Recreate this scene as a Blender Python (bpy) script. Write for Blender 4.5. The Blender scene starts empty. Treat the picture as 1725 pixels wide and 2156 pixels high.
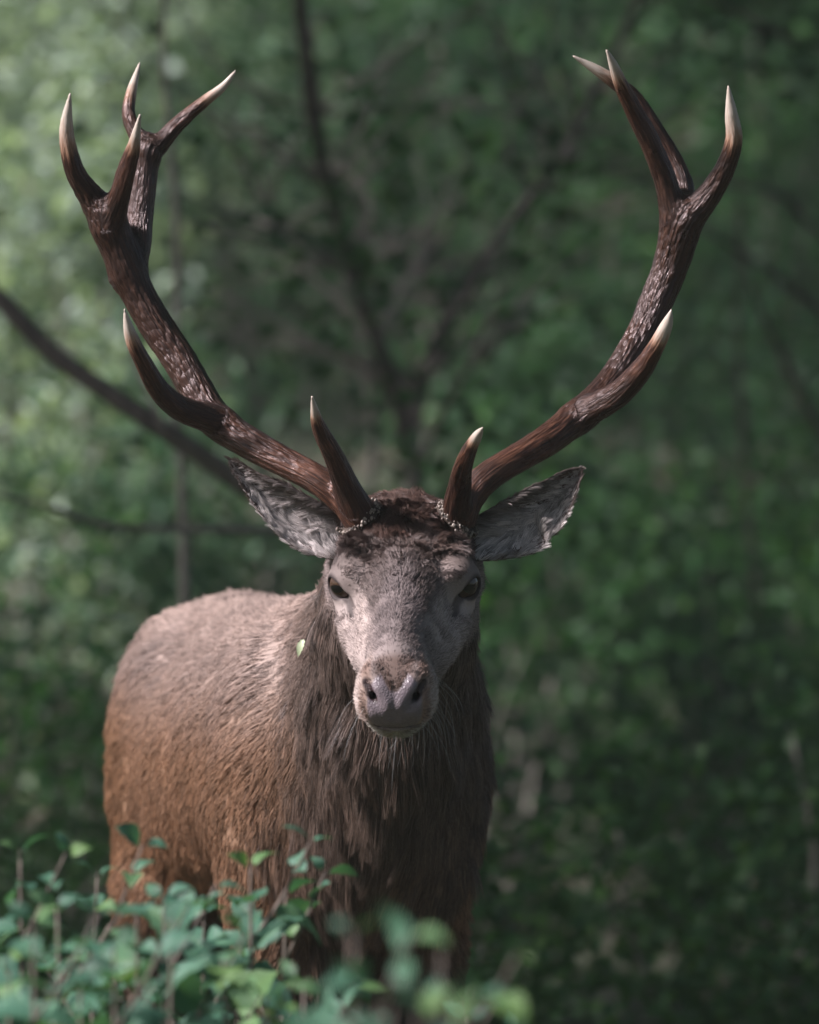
import bpy, bmesh, math, random
import numpy as np
from mathutils import Vector, Matrix, kdtree

# ------------------------------------------------------------------ camera, sky, sun, exposure
SC = bpy.context.scene
COL = SC.collection
R = math.radians
rng = np.random.default_rng(11)
random.seed(5)

CAM_Y, CAM_Z, FPX = -8.0, 1.2, 13528.0          # camera stands 8 m before the stag's eyes
PITCH = math.atan(167.0 / FPX)
cam_data = bpy.data.cameras.new('camera')
cam = bpy.data.objects.new('camera', cam_data)
COL.objects.link(cam)
cam.location = (0, CAM_Y, CAM_Z)
cam.rotation_euler = (math.pi / 2 + PITCH, 0, 0)
cam_data.sensor_fit = 'HORIZONTAL'
cam_data.sensor_width = 24.0
cam_data.lens = 24.0 * FPX / 1725.0
cam_data.clip_end = 400.0
cam_data.dof.use_dof = True
cam_data.dof.focus_distance = 8.03
cam_data.dof.aperture_fstop = cam_data.lens / 41.0
SC.camera = cam

SUN_DIR = Vector((-0.75, -0.22, 0.62)).normalized()     # towards the light
sun_data = bpy.data.lights.new('sun', 'SUN')
sun = bpy.data.objects.new('sun', sun_data)
COL.objects.link(sun)
sun.rotation_euler = SUN_DIR.to_track_quat('Z', 'Y').to_euler()
sun_data.energy = 5.0
sun_data.angle = R(7)
sun_data.color = (1.0, 0.935, 0.945)

world = bpy.data.worlds.new('World')
SC.world = world
world.use_nodes = True
wn = world.node_tree.nodes
sky = wn.new('ShaderNodeTexSky')
sky.sky_type = 'NISHITA'
sky.sun_disc = False
sky.sun_elevation = math.asin(SUN_DIR.z)
sky.sun_rotation = math.atan2(SUN_DIR.x, SUN_DIR.y)
sky.air_density = 1.0
sky.dust_density = 2.0
wn['Background'].inputs['Strength'].default_value = 0.05
world.node_tree.links.new(sky.outputs[0], wn['Background'].inputs['Color'])

SC.view_settings.view_transform = 'Standard'
SC.view_settings.look = 'None'
SC.view_settings.exposure = 0.98
SC.view_settings.gamma = 1.0
SC.view_settings.use_curve_mapping = False
SC.cycles.use_denoising = True
SC.cycles.denoising_input_passes = 'RGB_ALBEDO_NORMAL'
SC.cycles.denoising_prefilter = 'ACCURATE'
SC.cycles.use_adaptive_sampling = False
SC.cycles.max_bounces = 6
SC.cycles.diffuse_bounces = 3
SC.cycles.glossy_bounces = 2
SC.cycles.transmission_bounces = 4
SC.cycles.transparent_max_bounces = 6
SC.cycles.volume_bounces = 1
SC.cycles.caustics_reflective = False
SC.cycles.caustics_refractive = False
SC.cycles.sample_clamp_indirect = 4.0
SC.cycles_curves.shape = 'RIBBONS'

# ------------------------------------------------------------------ small helpers
_cp, _sp = math.cos(PITCH), math.sin(PITCH)

def at(px, py, y):
    """world point at depth y for a measured position in the 1725 px wide photograph"""
    cx, cz = (px - 862.5) / FPX, (1078.0 - py) / FPX
    dy, dz = _cp - cz * _sp, _sp + cz * _cp
    t = (y - CAM_Y) / dy
    return np.array((cx * t, y, CAM_Z + dz * t))

def scale_at(y):
    return FPX / (y - CAM_Y)                    # photo pixels per metre at depth y

def hash3(ix, iy, iz, seed):
    h = (ix.astype(np.int64) * 374761393 + iy.astype(np.int64) * 668265263 + iz.astype(np.int64) * 2147483647 + seed * 974711) & 0xFFFFFFFF
    h = ((h ^ (h >> 13)) * 1274126177) & 0xFFFFFFFF
    h = ((h ^ (h >> 16)) * 2246822519) & 0xFFFFFFFF
    return ((h ^ (h >> 15)) & 0xFFFFFF) / float(0xFFFFFF)

def vnoise(p, scale, seed=0):
    """value noise in -1..1, p is (N,3)"""
    q = p * scale
    i = np.floor(q)
    f = q - i
    f = f * f * (3 - 2 * f)
    i = i.astype(np.int64)
    out = 0
    for dx in (0, 1):
        for dy in (0, 1):
            for dz in (0, 1):
                w = (f[:, 0] if dx else 1 - f[:, 0]) * (f[:, 1] if dy else 1 - f[:, 1]) * (f[:, 2] if dz else 1 - f[:, 2])
                out = out + w * hash3(i[:, 0] + dx, i[:, 1] + dy, i[:, 2] + dz, seed)
    return out * 2 - 1

def unit(v):
    return v / np.maximum(np.linalg.norm(v, axis=-1, keepdims=True), 1e-9)

def smooth01(a, b, x):
    t = np.clip((x - a) / (b - a), 0, 1)
    return t * t * (3 - 2 * t)

def curve_pts(pts, n):
    """Catmull-Rom through rows of pts, n samples"""
    P = np.asarray(pts, float)
    P = np.vstack([2 * P[0] - P[1], P, 2 * P[-1] - P[-2]])
    m = len(P) - 3
    u = np.linspace(0, m - 1e-6, n)
    i = u.astype(int)
    t = (u - i)[:, None]
    a, b, c, d = P[i], P[i + 1], P[i + 2], P[i + 3]
    return 0.5 * (2 * b + (c - a) * t + (2 * a - 5 * b + 4 * c - d) * t ** 2 + (3 * b - a - 3 * c + d) * t ** 3)

def mesh_obj(name, verts, faces, mat=None, parent=None, smooth=True):
    me = bpy.data.meshes.new(name)
    verts = np.asarray(verts, np.float32)
    if isinstance(faces, np.ndarray):
        nf, k = faces.shape
        me.vertices.add(len(verts)); me.vertices.foreach_set('co', verts.ravel())
        me.loops.add(nf * k); me.loops.foreach_set('vertex_index', faces.astype(np.int32).ravel())
        me.polygons.add(nf); me.polygons.foreach_set('loop_start', np.arange(0, nf * k, k, dtype=np.int32))
        me.update(calc_edges=True); me.validate()
    else:
        me.from_pydata([tuple(v) for v in verts], [], faces)
        me.update()
    if smooth:
        me.polygons.foreach_set('use_smooth', np.ones(len(me.polygons), bool))
    if mat: me.materials.append(mat)
    o = bpy.data.objects.new(name, me)
    COL.objects.link(o)
    if parent is not None: o.parent = parent
    return o

def fattr(me, name, vals):
    a = me.attributes.new(name, 'FLOAT', 'POINT'); a.data.foreach_set('value', np.asarray(vals, np.float32))

def cattr(me, name, vals):
    a = me.attributes.new(name, 'FLOAT_COLOR', 'POINT')
    v = np.ones((len(vals), 4), np.float32); v[:, :3] = vals
    a.data.foreach_set('color', v.ravel())

def tag(o, label=None, cat=None, group=None, kind=None):
    if label: o['label'] = label
    if cat: o['category'] = cat
    if group: o['group'] = group
    if kind: o['kind'] = kind
    return o

def empty(name, loc=(0, 0, 0), rz=0.0):
    o = bpy.data.objects.new(name, None); COL.objects.link(o)
    o.location = loc; o.rotation_euler = (0, 0, rz); o.empty_display_size = 0.1
    return o

class NT:
    """tiny node-tree writer"""
    def __init__(s, name):
        s.mat = bpy.data.materials.new(name); s.mat.use_nodes = True
        s.t = s.mat.node_tree; s.n = s.t.nodes; s.bsdf = s.n['Principled BSDF']; s.out = s.n['Material Output']
    def node(s, typ, **kw):
        nd = s.n.new(typ)
        for k, v in kw.items(): setattr(nd, k, v)
        return nd
    def link(s, a, b): s.t.links.new(a, b)
    def attr(s, name):
        nd = s.node('ShaderNodeAttribute'); nd.attribute_name = name; return nd
    def noise(s, scale, detail=3, vec=None, rough=0.55):
        nd = s.node('ShaderNodeTexNoise'); nd.inputs['Scale'].default_value = scale; nd.inputs['Detail'].default_value = detail
        nd.inputs['Roughness'].default_value = rough
        if vec is not None: s.link(vec, nd.inputs['Vector'])
        return nd
    def coord(s, which='Object'):
        return s.node('ShaderNodeTexCoord').outputs[which]
    def ramp(s, fac, stops):
        nd = s.node('ShaderNodeValToRGB'); e = nd.color_ramp.elements
        while len(e) < len(stops): e.new(0.5)
        for el, (p, c) in zip(e, stops):
            el.position = p; el.color = (*c, 1)
        s.link(fac, nd.inputs[0]); return nd.outputs[0]
    def mix(s, fac, a, b, blend='MIX'):
        nd = s.node('ShaderNodeMix', data_type='RGBA', blend_type=blend)
        for sock, v in ((nd.inputs[0], fac), (nd.inputs[6], a), (nd.inputs[7], b)):
            if hasattr(v, 'is_output'): s.link(v, sock)
            elif isinstance(v, (int, float)): sock.default_value = v
            else: sock.default_value = (*v, 1)
        return nd.outputs[2]
    def math(s, op, a, b=None):
        nd = s.node('ShaderNodeMath', operation=op)
        for sock, v in ((nd.inputs[0], a), (nd.inputs[1], b)):
            if v is None: continue
            if hasattr(v, 'is_output'): s.link(v, sock)
            else: sock.default_value = v
        return nd.outputs[0]
    def bump(s, h, strength=0.5, dist=0.01):
        nd = s.node('ShaderNodeBump'); nd.inputs['Strength'].default_value = strength; nd.inputs['Distance'].default_value = dist
        s.link(h, nd.inputs['Height']); s.link(nd.outputs[0], s.bsdf.inputs['Normal']); return nd
    def set(s, **kw):
        for k, v in kw.items():
            inp = s.bsdf.inputs[k.replace('_', ' ')]
            if hasattr(v, 'is_output'): s.link(v, inp)
            elif isinstance(v, (tuple, list)) and len(v) == 3: inp.default_value = (*v, 1)
            else: inp.default_value = v
        return s

# ------------------------------------------------------------------ signed distance modelling
def smin(a, b, k):
    h = np.maximum(k - np.abs(a - b), 0) / k
    return np.minimum(a, b) - h * h * k * 0.25

def smax(a, b, k):
    return -smin(-a, -b, k)

def d_cone(p, a, b, ra, rb):
    a = np.asarray(a, np.float32); ba = np.asarray(b, np.float32) - a
    pa = p - a
    h = np.clip(pa @ ba / float(ba @ ba), 0, 1)
    return np.linalg.norm(pa - h[:, None] * ba, axis=1) - (ra + (rb - ra) * h)

def d_chain(p, pts, k=0.0):
    d = None
    for q0, q1 in zip(pts[:-1], pts[1:]):
        e = d_cone(p, q0[:3], q1[:3], q0[3], q1[3])
        d = e if d is None else (np.minimum(d, e) if k == 0 else smin(d, e, k))
    return d

def d_ell(p, c, r, yaw=0.0, roll=None):
    q = p - np.asarray(c, np.float32)
    if roll is not None: q = q @ roll            # columns are the ellipsoid's own axes
    elif yaw:
        cs, sn = math.cos(yaw), math.sin(yaw)
        q = np.stack([q[:, 0] * cs + q[:, 1] * sn, -q[:, 0] * sn + q[:, 1] * cs, q[:, 2]], 1)
    r = np.asarray(r, np.float32)
    k0 = np.linalg.norm(q / r, axis=1); k1 = np.linalg.norm(q / (r * r), axis=1)
    return k0 * (k0 - 1.0) / np.maximum(k1, 1e-6)

def surface(f, xs, ys, zs, step=4):
    """mesh of f = 0 on a rectilinear grid (naive surface nets, refined only near the surface)"""
    n = [len(xs), len(ys), len(zs)]
    pad = [(-(m) % step) for m in n]
    ax = []
    for a, m in zip((xs, ys, zs), pad):
        ax.append(np.concatenate([a, a[-1] + (np.arange(m) + 1) * (a[-1] - a[-2])]).astype(np.float32))
    N = [len(a) for a in ax]
    cidx = [np.arange(0, m, step) + step // 2 for m in N]
    cx = [a[np.minimum(i, len(a) - 1)] for a, i in zip(ax, cidx)]
    gx, gy, gz = np.meshgrid(*cx, indexing='ij')
    cp = np.stack([gx.ravel(), gy.ravel(), gz.ravel()], 1)
    cd = np.concatenate([f(c) for c in np.array_split(cp, max(1, len(cp) // 200000))]).reshape(gx.shape)
    hs = [np.gradient(c) for c in cx]
    th = 0.75 * np.sqrt(hs[0][:, None, None] ** 2 + hs[1][None, :, None] ** 2 + hs[2][None, None, :] ** 2) + 0.012
    act = np.abs(cd) < th
    up = lambda a: a.repeat(step, 0).repeat(step, 1).repeat(step, 2)
    D = up(cd).astype(np.float32)
    idx = np.argwhere(up(act))
    val = np.empty(len(idx), np.float32)
    for s in range(0, len(idx), 300000):
        q = idx[s:s + 300000]
        val[s:s + 300000] = f(np.stack([ax[0][q[:, 0]], ax[1][q[:, 1]], ax[2][q[:, 2]]], 1))
    D[idx[:, 0], idx[:, 1], idx[:, 2]] = val
    S = D < 0
    c = np.zeros([m - 1 for m in N], np.int8)
    for i in (0, 1):
        for j in (0, 1):
            for k in (0, 1):
                c += S[i:N[0] - 1 + i, j:N[1] - 1 + j, k:N[2] - 1 + k]
    cells = np.argwhere((c > 0) & (c < 8))
    vid = np.full(c.shape, -1, np.int32)
    vid[cells[:, 0], cells[:, 1], cells[:, 2]] = np.arange(len(cells))
    acc = np.zeros((len(cells), 3)); cnt = np.zeros(len(cells))
    for axis in range(3):
        o1, o2 = [a for a in range(3) if a != axis]
        for u in (0, 1):
            for v in (0, 1):
                b = cells.copy(); b[:, o1] += u; b[:, o2] += v
                e = b.copy(); e[:, axis] += 1
                d0 = D[b[:, 0], b[:, 1], b[:, 2]]; d1 = D[e[:, 0], e[:, 1], e[:, 2]]
                m = (d0 < 0) != (d1 < 0)
                t = np.where(m, d0 / np.where(m, d0 - d1, 1), 0)
                p0 = np.stack([ax[a][b[:, a]] for a in range(3)], 1)
                p1 = np.stack([ax[a][e[:, a]] for a in range(3)], 1)
                acc[m] += (p0 + (p1 - p0) * t[:, None])[m]; cnt[m] += 1
    V = acc / cnt[:, None]
    F = []
    for axis in range(3):
        o1, o2 = [(1, 2), (2, 0), (0, 1)][axis]
        sl0 = [slice(None)] * 3; sl1 = [slice(None)] * 3
        sl0[axis] = slice(0, -1); sl1[axis] = slice(1, None)
        a, b = S[tuple(sl0)], S[tuple(sl1)]
        e = np.argwhere(a != b)
        e = e[(e[:, o1] > 0) & (e[:, o2] > 0) & (e[:, o1] < N[o1] - 1) & (e[:, o2] < N[o2] - 1)]
        inside = a[e[:, 0], e[:, 1], e[:, 2]]
        q = []
        for u, v in ((-1, -1), (0, -1), (0, 0), (-1, 0)):
            g = e.copy(); g[:, o1] += u; g[:, o2] += v
            q.append(vid[g[:, 0], g[:, 1], g[:, 2]])
        q = np.stack(q, 1)
        q[~inside] = q[~inside][:, ::-1]
        F.append(q)
    F = np.vstack(F)
    return V, F[(F >= 0).all(1)]
# ------------------------------------------------------------------ the stag: body
HE = at(852, 1238, 0.0)                          # point midway between the eyes
TH, YAW = R(30), R(3.0)
HF = np.array((-math.sin(YAW) * math.cos(TH), -math.cos(YAW) * math.cos(TH), -math.sin(TH)))
HR = np.array((math.cos(YAW), -math.sin(YAW), 0.0))
HU = np.cross(HR, HF) * -1.0
if HU[2] < 0: HU = -HU
HM = np.stack([HR, HF, HU], 1)                   # columns: across, forward, up

def head_local(p): return ((p - HE) @ HM)
def head_world(x, f, u): return HE + HM @ np.array((x, f, u))

# forward, half width, top, bottom, exponent of the cross-section
STA = np.array([
    (-0.22, 0.030, 0.005, -0.070, 2.0), (-0.185, 0.060, 0.008, -0.115, 2.0), (-0.145, 0.077, 0.016, -0.145, 2.2),
    (-0.10, 0.081, 0.029, -0.155, 2.7), (-0.05, 0.080, 0.040, -0.155, 2.6), (0.0, 0.076, 0.046, -0.146, 2.5),
    (0.05, 0.067, 0.041, -0.130, 2.4), (0.10, 0.056, 0.035, -0.110, 2.3), (0.145, 0.046, 0.031, -0.096, 2.2),
    (0.185, 0.043, 0.030, -0.080, 2.2), (0.215, 0.0455, 0.031, -0.072, 2.2), (0.240, 0.0445, 0.028, -0.064, 2.3), (0.256, 0.040, 0.019, -0.055, 2.3),
    (0.268, 0.031, 0.006, -0.045, 2.2), (0.274, 0.014, -0.010, -0.032, 2.0)])

def sta(F):
    i = np.clip(np.searchsorted(STA[:, 0], F) - 1, 0, len(STA) - 2)
    x = STA[:, 0]
    sl = np.gradient(STA[:, 1:], x, axis=0)
    h = x[i + 1] - x[i]
    t = np.clip((F - x[i]) / h, 0, 1)[:, None]
    h = h[:, None]
    a, b = STA[i, 1:], STA[i + 1, 1:]
    return ((2 * t**3 - 3 * t**2 + 1) * a + (t**3 - 2 * t**2 + t) * h * sl[i] + (-2 * t**3 + 3 * t**2) * b + (t**3 - t**2) * h * sl[i + 1])

EYE_C = np.array((0.0705, 0.004, 0.010)); EYE_R = 0.0222
_g = unit(np.array((0.80, 0.60, 0.0)))          # where an eye looks
_t = unit(np.cross(_g, np.array((0, 0.25, 1.0)))); _v = np.cross(_t, _g)
if _t[1] < 0: _t = -_t
_t2 = unit(_t - 0.02 * _v); _v2 = unit(_v + 0.02 * _t)   # the lids slant down towards the nose
EYE_M = np.stack([_g, _t2, _v2], 1)

def slim(X, F):
    return X / (1 - 0.055 * smooth01(0.09, 0.17, F))

def f_head(q):
    X, F, U = slim(np.abs(q[:, 0]), q[:, 1]), q[:, 1], q[:, 2]
    w, top, bot, ex = sta(F).T
    c, h = (top + bot) / 2, (top - bot) / 2
    # the widest line of a deer's head lies high, the jaw is narrower
    wl = w * (1 - 0.34 * smooth01(0.0, 1.0, (c + h * 0.25 - U) / (h * 1.25)) * smooth01(0.25, 0.15, F) - 0.1 * smooth01(0.15, 0.26, F) * smooth01(0, 1, (c - U) / h))
    r = ((X / wl) ** ex + (np.abs(U - c) / h) ** ex) ** (1 / ex)
    d = (r - 1) * np.minimum(w, h) * 0.95
    over = np.maximum(F - STA[-1, 0], 0) + np.maximum(STA[0, 0] - F, 0)
    d = np.where(over > 0, np.sqrt(np.maximum(d, 0) ** 2 + over ** 2), d)
    a = np.stack([X, F, U], 1)
    # brow and rim of the eye socket
    d = smin(d, d_chain(a, [(0.056, -0.045, 0.028, 0.014), (0.071, -0.014, 0.031, 0.0090), (0.067, 0.020, 0.027, 0.0060)]), 0.026)
    d = smin(d, d_ell(a, (0.064, 0.0, 0.010), (0.027, 0.037, 0.027)), 0.022)
    # cheek bone and masseter
    d = smin(d, d_chain(a, [(0.070, 0.012, -0.022, 0.010), (0.056, 0.075, -0.030, 0.013), (0.042, 0.12, -0.035, 0.012)]), 0.030)
    d = smin(d, d_ell(a, (0.045, -0.06, -0.09), (0.036, 0.06, 0.055)), 0.03)
    # hollow before the eye
    d = smax(d, -d_ell(a, (0.083, 0.062, 0.010), (0.020, 0.030, 0.016)), 0.03)
    # bridge of the nose
    d = smin(d, d_chain(a, [(0.0, 0.02, 0.024, 0.024), (0.0, 0.11, 0.016, 0.022), (0.0, 0.2, 0.012, 0.019)]), 0.03)
    # lips, chin
    d = smin(d, d_ell(a, (0.028, 0.222, -0.022), (0.022, 0.036, 0.027)), 0.02)
    d = smin(d, d_ell(a, (0.0, 0.212, -0.056), (0.029, 0.038, 0.017)), 0.010)
    # wings of the nostrils
    d = smin(d, d_chain(a, [(0.029, 0.240, 0.021, 0.0095), (0.019, 0.259, 0.009, 0.0085), (0.009, 0.267, -0.004, 0.008)]), 0.012)
    d = smin(d, d_chain(a, [(0.039, 0.240, 0.010, 0.008), (0.036, 0.252, -0.006, 0.0085), (0.024, 0.263, -0.018, 0.009)]), 0.012)
    # nostrils: a comma opening between the wings
    d = smax(d, -d_chain(a, [(0.036, 0.255, 0.013, 0.0030), (0.030, 0.265, 0.004, 0.0046), (0.022, 0.276, -0.006, 0.0046), (0.017, 0.279, -0.011, 0.0022)]), 0.006)
    d = smax(d, -d_chain(a, [(0.027, 0.264, 0.0, 0.0042), (0.023, 0.235, -0.006, 0.005)]), 0.004)
    # mouth
    um = -0.0450 - 0.012 * smooth01(0.22, 0.12, F) + 0.004 * smooth01(0.24, 0.27, F)
    gr = np.maximum(np.abs(U - um) - 0.0016, -(d + 0.006))
    gr = np.maximum(gr, 0.13 - F)
    d = smax(d, -gr, 0.004)
    # philtrum
    d = smax(d, -d_chain(a, [(0.0, 0.2775, -0.022, 0.0020), (0.0, 0.272, -0.042, 0.0025)]), 0.005)
    # lids round the eye, then the almond opening and the tear slit
    d = smin(d, d_ell(a, EYE_C, (EYE_R + .0028,) * 3), 0.008)
    d = smax(d, -d_ell(a, EYE_C + 0.021 * _g + 0.002 * _t2, (0.020, 0.0165, 0.0120), roll=EYE_M.astype(np.float32)), 0.003)
    e0 = EYE_C + 0.0150 * _g + 0.0165 * _t2 - 0.001 * _v2
    d = smax(d, -d_chain(a, [(*e0, 0.0045), (0.0640, 0.046, -0.008, 0.0045), (0.0590, 0.060, -0.013, 0.002)]), 0.005)
    return d

BY = R(11)                                       # the trunk runs back and to the picture's left
def f_trunk(p):
    d = d_chain(p, [(-0.012, 0.10, 1.235, 0.068), (-0.016, 0.20, 1.155, 0.088), (-0.026, 0.32, 1.075, 0.108), (-0.048, 0.46, 0.99, 0.135), (-0.075, 0.60, 0.95, 0.165)], 0.02)
    d = smin(d, d_chain(p, [(-0.010, 0.14, 1.255, 0.045), (-0.05, 0.36, 1.165, 0.060), (-0.115, 0.66, 1.135, 0.058), (-0.15, 0.80, 1.115, 0.06)]), 0.09)
    d = smin(d, d_chain(p, [(-0.020, 0.24, 1.02, 0.065), (-0.034, 0.36, 0.93, 0.085), (-0.058, 0.50, 0.85, 0.095)]), 0.06)   # throat and brisket
    d = smin(d, d_ell(p, (-0.140, 0.92, 0.965), (0.195, 0.40, 0.205), BY), 0.08)
    d = smin(d, d_ell(p, (-0.185, 1.14, 0.945), (0.190, 0.30, 0.190), BY), 0.08)
    d = smin(d, d_ell(p, (-0.250, 1.42, 0.99), (0.160, 0.23, 0.180), BY), 0.09)
    d = smin(d, d_chain(p, [(-0.17, 0.95, 1.09, 0.075), (-0.22, 1.25, 1.105, 0.075), (-0.255, 1.45, 1.11, 0.07)]), 0.08)
    for cx in (-0.185, 0.012):                   # shoulders
        d = smin(d, d_ell(p, (cx, 0.62 + (0.02 if cx > 0 else 0), 0.935), (0.072, 0.13, 0.20), BY), 0.08)
    for cx, cy in ((-0.355, 1.40), (-0.155, 1.45)):   # haunches
        d = smin(d, d_ell(p, (cx, cy, 0.90), (0.076, 0.165, 0.25), BY), 0.07)
    for x, y in ((-0.145, 0.60), (0.015, 0.66)): # fore legs
        d = smin(d, d_chain(p, [(x - .02, y + .03, 0.80, 0.082), (x, y + .04, 0.66, 0.058), (x, y + 0.0, 0.40, 0.033), (x, y - 0.005, 0.36, 0.032), (x, y + .01, 0.15, 0.022), (x, y, 0.11, 0.026), (x, y - .03, 0.055, 0.026)]), 0.03)
    for x, y in ((-0.352, 1.38), (-0.165, 1.50)):   # hind legs: stifle, hock, cannon
        d = smin(d, d_chain(p, [(x, y - 0.02, 0.76, 0.076), (x + .005, y + 0.02, 0.62, 0.068), (x, y + 0.16, 0.46, 0.038), (x, y + 0.165, 0.42, 0.034), (x, y + 0.12, 0.16, 0.024), (x, y + .10, 0.11, 0.027), (x, y + .07, 0.055, 0.026)]), 0.03)
    d = smin(d, d_chain(p, [(-0.285, 1.62, 1.06, 0.03), (-0.295, 1.69, 0.98, 0.022), (-0.297, 1.70, 0.92, 0.012)]), 0.03)
    return d

def f_body(p):
    p = p.astype(np.float32)
    d = f_trunk(p)
    near = np.linalg.norm(p - (HE + HM @ np.array((0, 0.02, -0.04))), axis=1) < 0.42
    if near.any():
        dh = f_head(head_local(p[near]))
        d[near] = smin(d[near], dh, 0.045 * smooth01(-0.02, -0.12, head_local(p[near])[:, 1]) + 0.004)
    return d

def spaced(segs):
    out = []
    for a, b, h in segs: out.append(np.arange(a, b, h))
    return np.concatenate(out)
BODY_V, BODY_F = surface(f_body, spaced([(-0.50, -0.125, 0.008), (-0.125, 0.115, 0.0026), (0.115, 0.18, 0.008)]),
                         spaced([(-0.27, 0.17, 0.0026), (0.17, 1.76, 0.0085)]), spaced([(0.0, 0.985, 0.0085), (0.985, 1.345, 0.0026), (1.345, 1.38, 0.008)]))
e = 0.0015
def grad(f, P):
    g = np.zeros_like(P)
    for a in range(3):
        o = np.zeros(3); o[a] = e
        g[:, a] = f(P + o) - f(P - o)
    return unit(g)
# ------------------------------------------------------------------ materials of the stag
def mat_skin():
    m = NT('stag_skin')
    col = m.attr('skin_color').outputs['Color']
    wet = m.attr('wet').outputs['Fac']
    vo = m.node('ShaderNodeTexVoronoi', feature='DISTANCE_TO_EDGE'); vo.inputs['Scale'].default_value = 290
    m.link(m.coord(), vo.inputs['Vector'])
    n = m.noise(420, 3, m.coord())
    h = m.math('ADD', m.math('MULTIPLY', m.math('MINIMUM', vo.outputs['Distance'], 0.25), 2.2), m.math('MULTIPLY', n.outputs['Fac'], 0.35))
    m.bump(m.math('MULTIPLY', h, wet), 0.5, 0.0016)
    m.set(Base_Color=m.mix(0.35, col, m.ramp(n.outputs['Fac'], [(0.3, (0.5, 0.5, 0.5)), (0.7, (1, 1, 1))]), 'MULTIPLY'),
          Roughness=m.math('SUBTRACT', 0.75, m.math('MULTIPLY', wet, 0.42)))
    m.bsdf.inputs['Specular IOR Level'].default_value = 0.4
    return m.mat

def mat_hair(name, gloss=0.35, tip=1.25, root=0.75, rough=0.42):
    m = NT(name)
    hi = m.node('ShaderNodeHairInfo')
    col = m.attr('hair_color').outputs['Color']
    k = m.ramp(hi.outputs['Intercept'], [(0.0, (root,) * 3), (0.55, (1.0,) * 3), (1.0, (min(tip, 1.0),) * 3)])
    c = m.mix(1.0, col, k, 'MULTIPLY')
    m.set(Base_Color=c, Roughness=rough)
    m.bsdf.inputs['Specular IOR Level'].default_value = gloss
    m.bsdf.inputs['Specular Tint'].default_value = (1.0, 0.90, 0.92, 1)
    return m.mat

def mat_antler():
    m = NT('antler_bone')
    ac = m.attr('grain').outputs['Vector']
    mp = m.node('ShaderNodeMapping'); mp.inputs['Scale'].default_value = (1, 1, 0.075); m.link(ac, mp.inputs['Vector'])
    n1 = m.noise(420, 4, mp.outputs[0]); 
    mp2 = m.node('ShaderNodeMapping'); mp2.inputs['Scale'].default_value = (1, 1, 0.33); m.link(ac, mp2.inputs['Vector'])
    vo = m.node('ShaderNodeTexVoronoi', feature='F1'); vo.inputs['Scale'].default_value = 230; m.link(mp2.outputs[0], vo.inputs['Vector'])
    rough_zone = m.attr('pearl').outputs['Fac']
    tip = m.attr('tip').outputs['Fac']
    pearls = m.math('MULTIPLY', m.math('SUBTRACT', 0.8, vo.outputs['Distance']), rough_zone)
    h = m.math('ADD', m.math('MULTIPLY', n1.outputs['Fac'], 1.1), m.math('MULTIPLY', pearls, 0.95))
    h = m.math('MULTIPLY', h, m.math('SUBTRACT', 1.0, m.math('MULTIPLY', tip, 0.93)))
    m.bump(h, 1.0, 0.0024)
    n2 = m.noise(22, 4, m.coord())
    dark = m.ramp(n1.outputs['Fac'], [(0.36, (0.008, 0.004, 0.003)), (0.52, (0.028, 0.013, 0.009)), (0.72, (0.062, 0.031, 0.021))])
    red = m.ramp(n1.outputs['Fac'], [(0.35, (0.016, 0.007, 0.005)), (0.53, (0.06, 0.024, 0.014)), (0.72, (0.16, 0.075, 0.048))])
    base = m.mix(m.attr('ruddy').outputs['Fac'], dark, red)
    base = m.mix(m.ramp(n2.outputs['Fac'], [(0.45, (0, 0, 0)), (0.7, (0.5, 0.5, 0.5))]), base, (0.02, 0.012, 0.009))
    tn = m.math('ADD', tip, m.math('MULTIPLY', m.math('SUBTRACT', n1.outputs['Fac'], 0.5), 0.7))
    ivory = m.ramp(tn, [(0.30, (0.0, 0.0, 0.0)), (0.62, (1, 1, 1))])
    tipc = m.ramp(tn, [(0.3, (0.12, 0.055, 0.032)), (0.6, (0.27, 0.16, 0.11)), (0.95, (0.44, 0.38, 0.33))])
    m.set(Base_Color=m.mix(ivory, base, tipc), Roughness=m.ramp(n2.outputs['Fac'], [(0.3, (0.26,) * 3), (0.7, (0.40,) * 3)]))
    m.bsdf.inputs['Specular IOR Level'].default_value = 0.42
    m.bsdf.inputs['Specular Tint'].default_value = (1.0, 0.82, 0.84, 1)
    return m.mat

def mat_eye():
    m = NT('eye_cornea')
    sep = m.node('ShaderNodeSeparateXYZ'); m.link(m.coord('Object'), sep.inputs[0])
    x, y, z = sep.outputs
    rr = m.math('SQRT', m.math('ADD', m.math('MULTIPLY', x, x), m.math('MULTIPLY', y, y)))
    pr = m.math('SQRT', m.math('ADD', m.math('MULTIPLY', m.math('MULTIPLY', x, x), 0.45), m.math('MULTIPLY', m.math('MULTIPLY', y, y), 1.9)))
    iris = m.ramp(m.math('DIVIDE', rr, EYE_R), [(0.30, (0.030, 0.015, 0.009)), (0.62, (0.062, 0.031, 0.018)), (0.74, (0.016, 0.009, 0.007)), (0.84, (0.12, 0.08, 0.07)), (0.95, (0.05, 0.028, 0.025))])
    pup = m.ramp(m.math('DIVIDE', pr, EYE_R), [(0.30, (0, 0, 0)), (0.36, (1, 1, 1))])
    m.set(Base_Color=m.mix(1.0, iris, pup, 'MULTIPLY'), Roughness=0.05)
    m.bsdf.inputs['Specular IOR Level'].default_value = 0.5
    m.bsdf.inputs['Coat Weight'].default_value = 0.0
    m.bsdf.inputs['Coat Roughness'].default_value = 0.02
    return m.mat

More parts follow.
